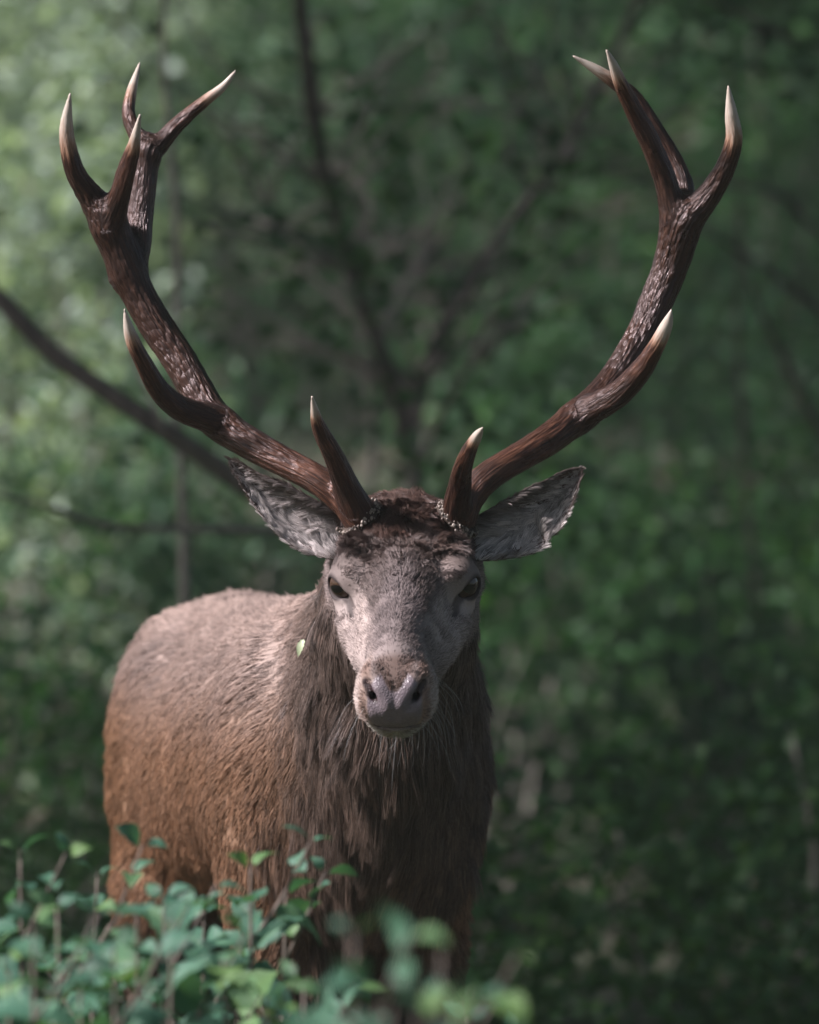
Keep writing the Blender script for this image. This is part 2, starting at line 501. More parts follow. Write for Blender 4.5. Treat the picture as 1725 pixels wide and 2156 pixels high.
SKIN, ANTLER, EYE = mat_skin(), mat_antler(), mat_eye()
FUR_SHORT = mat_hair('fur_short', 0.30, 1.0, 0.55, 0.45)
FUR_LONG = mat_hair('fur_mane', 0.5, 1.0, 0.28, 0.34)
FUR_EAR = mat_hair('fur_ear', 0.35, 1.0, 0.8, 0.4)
WHISKER = mat_hair('whisker_hair', 0.4, 1.0, 0.8, 0.35)

# ------------------------------------------------------------------ body mesh and the colour of coat and skin
stag = mesh_obj('red_deer_stag', BODY_V, BODY_F, SKIN)
tag(stag, 'red deer stag with wide branching antlers and shaggy grey brown mane, facing the camera', 'deer')
_n = np.zeros(len(BODY_V) * 3, np.float32)
stag.data.vertex_normals.foreach_get('vector', _n)
BODY_N = _n.reshape(-1, 3).astype(float)

def regions(P, N):
    q = head_local(P)
    X, F, U = slim(np.abs(q[:, 0]), q[:, 1]), q[:, 1], q[:, 2]
    near = np.linalg.norm(q - np.array((0, 0.02, -0.04)), axis=1) < 0.32
    head = near * smooth01(-0.165, -0.115, F + 0.25 * np.minimum(U + 0.02, 0) * 0)
    jaw_low = smooth01(-0.055, -0.105, U) * smooth01(0.09, 0.02, F)         # throat hair runs on under the jaw
    head = head * (1 - jaw_low)
    top = 0.009 + 0.016 * smooth01(0.002, 0.020, X)
    ell = (X / 0.0355) ** 2.4 + (np.abs(U + 0.010) / 0.040) ** 2.4
    pad = near * smooth01(0.228, 0.236, F + 0.2 * X) * smooth01(1.06, 0.90, ell) * smooth01(top + 0.0025, top - 0.0025, U) * smooth01(-0.046, -0.042, U)
    ed = np.linalg.norm(np.stack([X, F, U], 1) - (EYE_C + 0.012 * _g), axis=1)
    lid = near * smooth01(0.0212, 0.0178, ed)
    slit = near * smooth01(0.006, 0.003, np.maximum(d_chain(np.stack([X, F, U], 1), [(*(EYE_C + 0.016 * _g + 0.0165 * _t2), 0.003), (0.064, 0.046, -0.008, 0.0028), (0.059, 0.062, -0.013, 0.001)]), 0))
    y = P[:, 1] + 0.55 * np.maximum(P[:, 2] - 1.02, 0)
    mane = (1 - head) * smooth01(0.66, 0.50, y) * smooth01(0.60, 0.70, P[:, 2]) * smooth01(-0.215, -0.115, P[:, 0] - 0.15 * np.maximum(P[:, 2] - 1.0, 0) + 0.03 * vnoise(P, 14, 77))
    return q, X, F, U, head, pad, lid, slit, mane

def coat(P, N):
    q, X, F, U, head, pad, lid, slit, mane = regions(P, N)
    n1, n2 = vnoise(P, 9, 1), vnoise(P, 28, 2)
    L = lambda c: np.array(c)[None, :]
    mixc = lambda a, b, t: a + (b - a) * np.clip(t, 0, 1)[:, None]
    c = np.repeat(L((0.265, 0.155, 0.098)), len(P), 0)                       # flank
    c = mixc(c, L((0.31, 0.232, 0.205)), smooth01(0.96, 1.12, P[:, 2]))     # greyer back
    c = mixc(c, L((0.25, 0.140, 0.080)), smooth01(1.20, 1.38, P[:, 1]) * smooth01(1.12, 0.95, P[:, 2]))   # russet rump
    c = mixc(c, L((0.25, 0.132, 0.072)), 0.6 * smooth01(0.90, 0.80, P[:, 2]) * smooth01(0.75, 0.95, P[:, 1]))
    c = mixc(c, L((0.075, 0.048, 0.036)), smooth01(0.78, 0.66, P[:, 2] + 0.05 * n1) * (0.4 + 0.6 * smooth01(0.8, 0.7, P[:, 2])))   # dark legs
    c = mixc(c, L((0.112, 0.080, 0.066)), mane * 0.9)
    c = mixc(c, L((0.20, 0.118, 0.080)), mane * 0.6 * smooth01(0.95, 0.82, P[:, 2]) * smooth01(-0.2, 0.5, n1))
    c = mixc(c, L((0.085, 0.050, 0.040)), smooth01(0.36, 0.24, np.linalg.norm(q - np.array((0, 0.02, -0.04)), axis=1)) * smooth01(-0.04, -0.09, F) * smooth01(-0.085, -0.03, U))
    # head
    h = np.repeat(L((0.25, 0.200, 0.192)), len(P), 0)
    h = mixc(h, L((0.175, 0.140, 0.138)), smooth01(0.042, 0.018, X) * smooth01(0.0, 0.03, U) * smooth01(0.24, 0.16, F))        # dark bridge
    h = mixc(h, L((0.135, 0.100, 0.090)), smooth01(0.055, 0.0, F + 0.02 * n2) * smooth01(0.098, 0.072, X) * smooth01(0.012, 0.032, U))     # dark forehead, widened to paint shade on the brow
    h = mixc(h, L((0.085, 0.048, 0.038)), smooth01(-0.02, -0.07, F) * smooth01(0.0, 0.03, U))
    ed = np.linalg.norm(np.stack([X - 0.078, F - 0.012, (U - 0.012)], 1), axis=1)
    h = mixc(h, L((0.38, 0.31, 0.295)), 0.75 * smooth01(0.052, 0.026, ed) * smooth01(0.052, 0.062, X) * smooth01(0.03, 0.0, U))                            # pale eye ring
    h = mixc(h, L((0.40, 0.325, 0.305)), smooth01(0.032, 0.045, X + 0.006 * n2) * smooth01(0.02, 0.07, F) * smooth01(0.2, 0.12, F) * smooth01(-0.07, -0.02, U))     # pale cheek
    h = mixc(h, L((0.44, 0.355, 0.325)), smooth01(0.17, 0.21, F) * smooth01(0.022, 0.038, X) * smooth01(0.034, 0.012, U))          # pale muzzle side
    h = mixc(h, L((0.105, 0.062, 0.048)), 0.85 * smooth01(0.212, 0.232, F) * smooth01(0.032, 0.018, X) * smooth01(-0.005, 0.008, U))     # brown above the nose
    h = mixc(h, L((0.18, 0.10, 0.07)), 0.7 * smooth01(0.2, 0.225, F) * smooth01(0.026, 0.033, X) * smooth01(0.046, 0.040, X) * smooth01(-0.045, -0.02, U))
    h = mixc(h, L((0.48, 0.45, 0.40)), smooth01(-0.044, -0.052, U) * smooth01(0.13, 0.17, F))                                   # chin
    h = mixc(h, L((0.085, 0.062, 0.056)), 0.7 * smooth01(0.024, 0.015, np.abs(X - 0.030) + 0.25 * np.abs(F - 0.045)) * smooth01(0.01, 0.03, U))   # tear-line tufts
    h = mixc(h, L((0.085, 0.064, 0.060)), 0.8 * smooth01(0.03, -0.01, F) * smooth01(0.050, 0.068, X) * smooth01(0.018, 0.03, U))  # brow darkened in the coat colour to stand in for shade
    c = mixc(c, h, head)
    c = c * (1 + 0.10 * n1 + 0.10 * n2)[:, None]
    return c

_q, _X, _F, _U, _head, _pad, _lid, _slit, _mane = regions(BODY_V, BODY_N)
_c = coat(BODY_V, BODY_N) * (1 - 0.5 * _mane)[:, None]
_blend = lambda c, b, t: c + (np.array(b)[None] - c) * np.clip(t, 0, 1)[:, None]
_c = _blend(_c, (0.045, 0.032, 0.032), np.maximum(_lid, 0.8 * _slit))
_c = _blend(_c, (0.185, 0.150, 0.168), _pad)
_nos = (_F > 0.2) * smooth01(0.0055, 0.0025, d_chain(np.stack([_X, _F, _U], 1), [(0.036, 0.250, 0.013, 0.002), (0.030, 0.258, 0.004, 0.003), (0.022, 0.262, -0.006, 0.003), (0.023, 0.235, -0.006, 0.003)]))
_c = _blend(_c, (0.030, 0.016, 0.018), _nos)
cattr(stag.data, 'skin_color', _c)
fattr(stag.data, 'wet', np.maximum(_pad, 0.6 * _nos))

# ------------------------------------------------------------------ hair
def hair_obj(name, P, C, W, mat, parent, taper=0.25):
    """P (n,k,3) strands, C (n,3) colours, W (n,) root widths"""
    n, k = P.shape[:2]
    cu = bpy.data.hair_curves.new(name)
    cu.add_curves([k] * n)
    cu.attributes['position'].data.foreach_set('vector', P.astype(np.float32).ravel())
    ra = cu.attributes.get('radius') or cu.attributes.new('radius', 'FLOAT', 'POINT')
    t = np.linspace(0, 1, k)
    prof = (1 - (1 - taper) * t ** 1.6)
    ra.data.foreach_set('value', (0.5 * W[:, None] * prof[None, :]).astype(np.float32).ravel())
    ca = cu.attributes.new('hair_color', 'FLOAT_COLOR', 'CURVE')
    v = np.ones((n, 4), np.float32); v[:, :3] = C
    ca.data.foreach_set('color', v.ravel())
    cu.materials.append(mat)
    o = bpy.data.objects.new(name, cu); COL.objects.link(o); o.parent = parent
    o['kind'] = 'stuff'
    return o

def scatter(V, Fq, N, weight, count):
    a, b, c, d = (V[Fq[:, i]] for i in range(4))
    area = 0.5 * np.linalg.norm(np.cross(c - a, d - b), axis=1)
    w = area * weight[Fq].mean(1)
    pick = rng.choice(len(Fq), count, p=w / w.sum())
    u, v = rng.random((2, count, 1))
    f = Fq[pick]
    bil = lambda A: (A[f[:, 0]] * (1 - u) + A[f[:, 1]] * u) * (1 - v) + (A[f[:, 3]] * (1 - u) + A[f[:, 2]] * u) * v
    return bil(V), unit(bil(N))

def vecnoise(P, s, seed):
    return np.stack([vnoise(P, s, seed), vnoise(P, s, seed + 17), vnoise(P, s, seed + 31)], 1)

def strands(P, N, D, length, lift, k, grav=0.0, wob=0.15, fine=40, seed=3, bend=0.0):
    n = len(P)
    D = unit(D - N * (D * N).sum(1, keepdims=True))
    out = np.empty((n, k, 3)); out[:, 0] = P - 0.0015 * N
    jit = rng.normal(0, wob, (n, 3))
    cl = vecnoise(P, fine, seed)
    lift = np.broadcast_to(np.asarray(lift, float), (n,))[:, None]
    G = np.array((0, 0, -1.0))[None]
    st = (np.broadcast_to(np.asarray(length, float), (n,)) / (k - 1))[:, None]
    grav = np.broadcast_to(np.asarray(grav, float), (n,))[:, None]
    for i in range(1, k):
        t = (i - 0.5) / (k - 1)
        v = unit(D + N * lift * (1 - t * 0.9) + jit + cl * wob * 1.6 + G * grav * t + bend * t * vecnoise(P, fine * 2.2, seed + 5))
        out[:, i] = out[:, i - 1] + v * st
    return out

def clump(S, ratio, amount, power=1.3):
    n, k = S.shape[:2]
    g = rng.choice(n, max(1, n // ratio), replace=False)
    kd = kdtree.KDTree(len(g))
    for j, i in enumerate(g): kd.insert(S[i, 0], j)
    kd.balance()
    near = np.fromiter((g[kd.find(p)[1]] for p in S[:, 0]), np.int64, n)
    t = (np.linspace(0, 1, k) ** power)[None, :, None] * np.broadcast_to(amount, (n,))[:, None, None]
    return S + (S[near] - S) * t, near

facing = 0.30 + 0.70 * smooth01(0.35, -0.1, BODY_N[:, 1]) * smooth01(0.6, 0.1, BODY_N[:, 0] - 0.6 * (BODY_N[:, 1] < 0))
bare = 1 - np.clip(_pad + _slit + _nos + (np.linalg.norm(np.stack([_X, _F, _U], 1) - (EYE_C + 0.012 * _g), axis=1) < 0.0235), 0, 1)
AXIS = np.array((-0.19, 0.98, 0.0))

# short coat of trunk and legs
w = (1 - _head) * (1 - 0.45 * _mane) * facing * smooth01(0.06, 0.12, BODY_V[:, 2]) * (0.35 + 0.65 * smooth01(0.45, 0.7, BODY_V[:, 2]))
P, N = scatter(BODY_V, BODY_F, BODY_N, w, 215000)
D = AXIS[None] * 0.75 + np.array((0, 0, -0.75))[None] * smooth01(0.9, 0.3, N[:, 2])[:, None] + 0.25 * vecnoise(P, 7, 4)
leg = smooth01(0.72, 0.55, P[:, 2])
ln = (0.026 + 0.010 * rng.random(len(P))) * (1 - 0.5 * leg) * (1 + 0.25 * vnoise(P, 12, 8))
S = strands(P, N, D, ln, 0.30 + 0.15 * vnoise(P, 45, 19), 5, grav=0.15, wob=0.12, fine=30)
S, _nr = clump(S, 12, 0.60)
C = coat(P, N) * (0.45 + 0.45 * rng.random(len(P))[_nr][:, None] + 0.75 * rng.random((len(P), 1)) ** 1.5)
hair_obj('coat_fur', S, C, np.full(len(P), 0.0010), FUR_SHORT, stag)

# mane: long, damp, hanging in locks
w = _mane * (0.45 + 0.55 * facing)
P, N = scatter(BODY_V, BODY_F, BODY_N, w, 125000)
_, _, F_, _, head_, _, _, _, mane_ = regions(P, N)
D = np.array((-0.06, 0.32, -1.0))[None] + 0.20 * vecnoise(P, 6, 40) 
front = smooth01(-0.2, -0.8, N[:, 1])
ln = (0.030 + 0.034 * rng.random(len(P)) + 0.026 * front * smooth01(1.06, 0.95, P[:, 2])) * (0.45 + 0.55 * smooth01(0.1, 0.9, mane_)) * (0.75 + 0.25 * smooth01(1.22, 1.05, P[:, 2]))
ln = ln * (1 + 0.35 * vnoise(P, 60, 43))
S = strands(P, N, D + 0.22 * vecnoise(P, 55, 44), ln, 0.26 + 0.24 * vnoise(P, 70, 45), 9, grav=0.55, wob=0.13, fine=26, seed=60, bend=0.45)
S, near = clump(S, 6, 0.74, 0.9)
S, _ = clump(S, 36, 0.34, 1.1)
lockc = rng.random(len(P))[near]
C = coat(P, N) * (0.15 + 1.35 * lockc[:, None] ** 1.7 + 0.75 * rng.random((len(P), 1)) ** 3)
C = C + (np.array((0.27, 0.20, 0.17))[None] - C) * (0.75 * (rng.random(len(P)) < 0.13))[:, None]
hair_obj('mane', S, C, 0.00048 + 0.00032 * rng.random(len(P)), FUR_LONG, stag, 0.2)

# head: short velvet on the face, curly dark crown
w = _head * bare
P, N = scatter(BODY_V, BODY_F, BODY_N, w, 130000)
q, X_, F_, U_, head_, *_r = regions(P, N)
sgn = np.sign(q[:, 0])[:, None]
D = -HF[None] + 0.30 * sgn * HR[None] + 0.18 * vecnoise(P, 25, 70)
side = smooth01(0.05, 0.075, X_)
D = D + side[:, None] * (-0.35 * HU[None])
chin = smooth01(0.12, 0.2, F_) * smooth01(-0.04, -0.06, U_)
ln = 0.0075 + 0.004 * rng.random(len(P)) + 0.006 * smooth01(0.10, 0.02, F_) - 0.0020 * smooth01(0.16, 0.22, F_) + 0.004 * chin
eyv = np.stack([X_, F_, U_], 1) - EYE_C
edist = np.linalg.norm(eyv, axis=1)
ek = smooth01(0.058, 0.032, edist)
eyr = unit(eyv) * np.array((1, 1, 1)); eyr[:, 0] *= np.sign(q[:, 0])
D = D * (1 - 0.85 * ek)[:, None] + (eyr @ HM.T) * (1.6 * ek)[:, None]
ln = ln * (1 - 0.5 * ek)
S = strands(P, N, D, ln, 0.42 * (1 - 0.6 * ek), 4, wob=0.22, fine=55, seed=71)
S, _ = clump(S, 7, 0.35)
C = coat(P, N) * (0.38 + 1.05 * rng.random((len(P), 1)))
hair_obj('face_fur', S, C, np.full(len(P), 0.00066), FUR_SHORT, stag)

crown = _head * smooth01(0.075, 0.0, _F) * smooth01(0.0, 0.022, _U) * smooth01(0.086, 0.06, _X) * smooth01(0.036, 0.05, np.linalg.norm(np.stack([_X, _F, _U], 1) - EYE_C, axis=1))
P, N = scatter(BODY_V, BODY_F, BODY_N, crown, 42000)
q, X_, F_, U_, *_r = regions(P, N)
D = 0.75 * HF[None] + 0.25 * np.sign(q[:, 0])[:, None] * HR[None] + 0.95 * vecnoise(P, 42, 90)
ln = 0.006 + 0.012 * smooth01(0.04, -0.04, F_) + 0.006 * rng.random(len(P))
S = strands(P, N, D, ln, 0.40, 7, wob=0.12, fine=60, seed=91, bend=0.9)
S, near = clump(S, 9, 0.7, 0.9)
C = coat(P, N) * (0.55 + 0.75 * rng.random(len(P))[near][:, None] + 0.4 * rng.random((len(P), 1)) ** 2)
hair_obj('crown_fur', S, C, np.full(len(P), 0.00050), FUR_LONG, stag)

# whiskers and a few long stray hairs
P, N = scatter(BODY_V, BODY_F, BODY_N, _head * bare * (_F > 0.17) * (_U < -0.012) * smooth01(0.0, 0.6, np.abs(BODY_N @ HR) + 0.6 * (_U < -0.042)), 46)
D = unit(N + np.array((0, 0, -0.5)) - 0.25 * HF[None])
S = strands(P, N, D, 0.03 + 0.045 * rng.random(len(P)), 1.6, 7, grav=0.8, wob=0.10)
hair_obj('whiskers', S, np.full((len(P), 3), 0.42), np.full(len(P), 0.00035), WHISKER, stag, 0.3)

# ------------------------------------------------------------------ eyes
def uv_ball(r, nu=32, nv=20):
    vs, fs = [], []
    for j in range(nv + 1):
        a = math.pi * j / nv
        for i in range(nu):
            b = 2 * math.pi * i / nu
            z = math.cos(a)
            rr = r * (1.0 + 0.05 * max(0, (z - 0.72) / 0.28) ** 1.5)
            vs.append((rr * math.sin(a) * math.cos(b), rr * math.sin(a) * math.sin(b), rr * z))
    for j in range(nv):
        for i in range(nu):
            fs.append((j * nu + i, (j + 1) * nu + i, (j + 1) * nu + (i + 1) % nu, j * nu + (i + 1) % nu))
    return vs, fs
for s in (-1, 1):
    o = mesh_obj('eye', *uv_ball(EYE_R), EYE, stag)
    gz = HM @ (unit(np.array((0.62, 0.78, 0.03))) * np.array((s, 1, 1)))
    gx = unit(np.cross(np.array((0, 0, 1.0)), gz)); gy = np.cross(gz, gx)
    M = Matrix.Identity(4)
    for i in range(3):
        M[i][0], M[i][1], M[i][2] = gx[i], gy[i], gz[i]
    M.translation = head_world(s * EYE_C[0], EYE_C[1], EYE_C[2])
    o.matrix_world = M

# ------------------------------------------------------------------ antlers
def branch(rows, y0, y1=None, n=26):
    """rows (px, py, width px [, y]) measured on the photograph, y runs y0 .. y1 or as listed"""
    out = []
    L = [0.0]
    for a, b in zip(rows[:-1], rows[1:]): L.append(L[-1] + math.hypot(b[0] - a[0], b[1] - a[1]))
    for r_, l in zip(rows, L):
        y = np.interp(l / L[-1], np.linspace(0, 1, len(y0)), y0) if y1 is None else y0 + (y1 - y0) * l / L[-1]
        p = at(r_[0], r_[1], y)
        out.append((*p, (0.575 if r_[2] > 40 else 0.50 + 0.075 * max(0, r_[2] - 25) / 15) * r_[2] / scale_at(y)))
    return curve_pts(out, n)

ANT = {
 'right': dict(
  main=branch([(757,1092,56),(728,1054,60),(672,1012,54),(606,976,54),(545,944,56),(480,905,60),(446,872,62),(418,828,62),(380,760,62),(336,696,62),(292,620,62),(264,556,66),(240,498,68),(218,450,62),(190,412,48),(160,366,38),(144,310,33),(140,260,27),(148,196,6)],
              [0.06,0.075,0.11,0.15,0.185,0.21,0.22,0.215,0.20,0.17,0.15], n=60),
  front=branch([(228,478,50),(246,428,42),(265,366,36),(281,309,28),(295,241,6)], 0.205, 0.12),
  back=branch([(262,580,50),(288,530,50),(294,459,50),(303,384,48),(313,315,46),(338,300,36),(375,260,31),(431,213,25),(469,183,18),(496,149,6)], [0.22, 0.255, 0.27, 0.27, 0.26], n=34),
  spike=branch([(312,318,40),(291,290,34),(272,244,29),(276,197,24),(294,133,6)], 0.268, 0.31),
  tray=branch([(470,892,46),(424,876,50),(375,856,45),(333,818,39),(300,760,33),(276,708,28),(262,651,6)], [0.15, 0.11, 0.07, 0.04], n=30),
  brow=branch([(762,1090,44),(748,1058,50),(728,1018,46),(701,956,37),(671,896,29),(657,834,6)], [0.058, 0.03, -0.02, -0.06], n=30)),
 'left': dict(
  main=branch([(972,1092,54),(984,1052,58),(1026,1004,54),(1098,961,54),(1160,922,56),(1212,880,60),(1255,846,62),(1293,801,58),(1327,749,58),(1360,687,60),(1384,630,62),(1408,573,64),(1427,511,68),(1446,460,66),(1489,415,48),(1527,353,39),(1546,296,34),(1541,244,28),(1534,181,6)],
              [0.06,0.075,0.11,0.15,0.185,0.21,0.22,0.215,0.20,0.17,0.15], n=60),
  front=branch([(1424,500,44),(1416,449,46),(1400,377,42),(1368,296,38),(1331,225,34),(1308,177,29),(1293,139,21),(1278,105,6)], [0.215, 0.20, 0.17, 0.12], n=30),
  back=branch([(1436,480,44),(1440,425,40),(1438,385,38),(1415,332,36),(1378,270,34),(1336,206,32),(1298,175,29),(1255,146,22),(1208,118,6)], [0.22, 0.25, 0.26, 0.24], n=32),
  tray=branch([(1212,884,46),(1258,856,52),(1308,825,47),(1351,778,41),(1379,735,34),(1403,687,27),(1414,653,6)], [0.15, 0.11, 0.07, 0.04], n=30),
  brow=branch([(960,1088,44),(962,1060,48),(969,1025,43),(974,987,37),(988,949,30),(1005,918,22),(1016,901,6)], [0.058, 0.02, -0.05, -0.10], n=30))}

def build_antler(side):
    br = ANT[side]
    def f(p):
        p = p.astype(np.float32)
        d = None
        for nm, pts in br.items():
            lo, hi = pts[:, :3].min(0) - 0.075, pts[:, :3].max(0) + 0.075
            m = ((p > lo) & (p < hi)).all(1)
            e_ = np.full(len(p), 0.12, np.float32)
            if m.any():
                e_[m] = d_chain(p[m], pts)
            d = e_ if d is None else smin(d, e_, 0.016)
        return d
    allp = np.vstack(list(br.values()))
    lo, hi = allp[:, :3].min(0) - 0.04, allp[:, :3].max(0) + 0.04
    V, Fq = surface(f, *(np.arange(a, b, 0.0024) for a, b in zip(lo, hi)), step=5)
    # nearest branch: position along it, distance to its tip, frame for the grain
    best = np.full(len(V), 9.0); tip = np.zeros(len(V)); grain = np.zeros((len(V), 3)); ruddy = np.zeros(len(V)); pearl = np.ones(len(V))
    for bi, (nm, pts) in enumerate(br.items()):
        seg = np.linalg.norm(np.diff(pts[:, :3], axis=0), axis=1)
        L = np.concatenate([[0], np.cumsum(seg)])
        T = unit(np.gradient(pts[:, :3], axis=0))
        u = unit(np.cross(T[0], np.array((0, 1, 0.1)))); Us = []
        for t in T:
            u = unit(u - t * (u @ t)); Us.append(u)
        Us = np.array(Us); Ws = np.cross(T, Us)
        d2 = np.linalg.norm(V[:, None, :] - pts[None, :, :3], axis=2) - pts[None, :, 3]
        j = d2.argmin(1); dd = d2[np.arange(len(V)), j]
        m = dd < best
        r = V - pts[j, :3]
        al = L[j] + (r * T[j]).sum(1)
        g = np.stack([(r * Us[j]).sum(1), (r * Ws[j]).sum(1), al + bi * 3.7], 1)
        best[m] = dd[m]; grain[m] = g[m]
        tipl = {'main': 0.075, 'back': 0.06, 'front': 0.05, 'spike': 0.055, 'tray': 0.05, 'brow': 0.035}[nm]
        tip[m] = smooth01(tipl * 1.7, tipl * 0.25, L[-1] - al)[m]
        ruddy[m] = ((smooth01(0.30, 0.05, al) if nm == 'main' else smooth01(0.14, 0.05, L[-1] - al)) + 0.15)[m]
        pearl[m] = ((smooth01(0.08, 0.25, al) * 0.8 + 0.2) if nm == 'main' else (0.5 if nm != 'brow' else 0.15) * np.ones(len(V)))[m]
    N = grad(f, V)
    gv = grain * np.array((1, 1, 0.07))
    amp = (0.0011 * vnoise(gv, 260, 5) + 0.0005 * vnoise(gv * np.array((1, 1, 4.0)), 480, 6)) * (1 - tip)
    V = V + N * amp[:, None]
    o = mesh_obj('antler', V, Fq, ANTLER, stag)
    fattr(o.data, 'tip', tip); fattr(o.data, 'ruddy', np.clip(ruddy, 0, 1)); fattr(o.data, 'pearl', pearl)
    a = o.data.attributes.new('grain', 'FLOAT_VECTOR', 'POINT'); a.data.foreach_set('vector', grain.astype(np.float32).ravel())
    # burr: a knobbly ring of pearls round the base
    c = br['main'][1, :3]; ax = unit(br['main'][6, :3] - br['main'][0, :3])
    ax = unit(np.array((0.62 * np.sign(ax[0]), -0.25, 0.75)))
    u = unit(np.cross(ax, np.array((0, 1, 0)))); v = np.cross(ax, u)
    bm = bmesh.new()
    for k in range(150):
        an = rng.random() * 2 * math.pi
        rad = 0.0255 + 0.002 * rng.random()
        pos = c + ax * (-0.010 + 0.0035 * rng.normal()) + u * math.cos(an) * rad * 1.12 + v * math.sin(an) * rad
        r0 = 0.0008 + 0.0017 * rng.random() ** 1.6
        bmesh.ops.create_icosphere(bm, subdivisions=1, radius=r0, matrix=Matrix.Translation(pos) @ Matrix.Diagonal((1, 1, 1.3, 1)))
    me = bpy.data.meshes.new('burr'); bm.to_mesh(me); bm.free()
    me.polygons.foreach_set('use_smooth', np.ones(len(me.polygons), bool))
    me.materials.append(BURR)
    b = bpy.data.objects.new('burr', me); COL.objects.link(b); b.parent = o
    b['kind'] = 'stuff'
    # the bony collar the pearls sit on
    vs, fs = [], []
    for i in range(28):
        for j in range(10):
            an, bn = 2 * math.pi * i / 28, 2 * math.pi * j / 10
            rr = 0.0215 + (0.0046 + 0.0012 * math.sin(7 * an)) * math.cos(bn)
            vs.append(c + ax * (-0.012 + 0.007 * math.sin(bn)) + (u * math.cos(an) * 1.12 + v * math.sin(an)) * rr)
            fs.append((i * 10 + j, ((i + 1) % 28) * 10 + j, ((i + 1) % 28) * 10 + (j + 1) % 10, i * 10 + (j + 1) % 10))
    cb = mesh_obj('burr_collar', vs, fs, BURR_DARK, o)
    return o

_b = NT('burr_pearl'); _b.set(Base_Color=_b.ramp(_b.noise(160, 2, _b.coord()).outputs['Fac'], [(0.35, (0.08, 0.05, 0.04)), (0.65, (0.36, 0.31, 0.27))]), Roughness=0.5); BURR = _b.mat
_b = NT('burr_bone'); _b.set(Base_Color=_b.ramp(_b.noise(200, 3, _b.coord()).outputs['Fac'], [(0.35, (0.020, 0.012, 0.009)), (0.7, (0.06, 0.038, 0.028))]), Roughness=0.6); _b.bump(_b.noise(500, 3, _b.coord()).outputs['Fac'], 0.8, 0.002); BURR_DARK = _b.mat
for side in ('right', 'left'): build_antler(side)

# ------------------------------------------------------------------ ears
z1 = lambda pts: [(471.7 + x * .166, 951.8 + y * .166) for x, y in pts]
z2 = lambda pts: [(985.5 + x * .1514, 951.8 + y * .1514) for x, y in pts]
EARS = [
 dict(up=z1([(65,85),(200,120),(350,215),(560,320),(780,410),(1000,520),(1250,660),(1480,820)]),
      lo=z1([(65,85),(130,270),(260,480),(370,660),(470,800),(600,950),(730,1090),(930,1230),(1200,1330),(1480,1380)]), s=-1),
 dict(up=z2([(1565,225),(1400,245),(1200,320),(1000,420),(800,515),(600,625),(400,735),(200,840),(30,960)]),
      lo=z2([(1565,225),(1585,330),(1530,520),(1450,740),(1370,930),(1280,1080),(1180,1170),(1060,1215),(1070,1290),(960,1390),(750,1455),(520,1490),(250,1520),(60,1520)]), s=1)]

def resample(pts, n):
    P = curve_pts(pts, 300)
    L = np.concatenate([[0], np.cumsum(np.linalg.norm(np.diff(P, axis=0), axis=1))])
    u = np.linspace(0, L[-1], n)
    return np.stack([np.interp(u, L, P[:, i]) for i in range(P.shape[1])], 1)

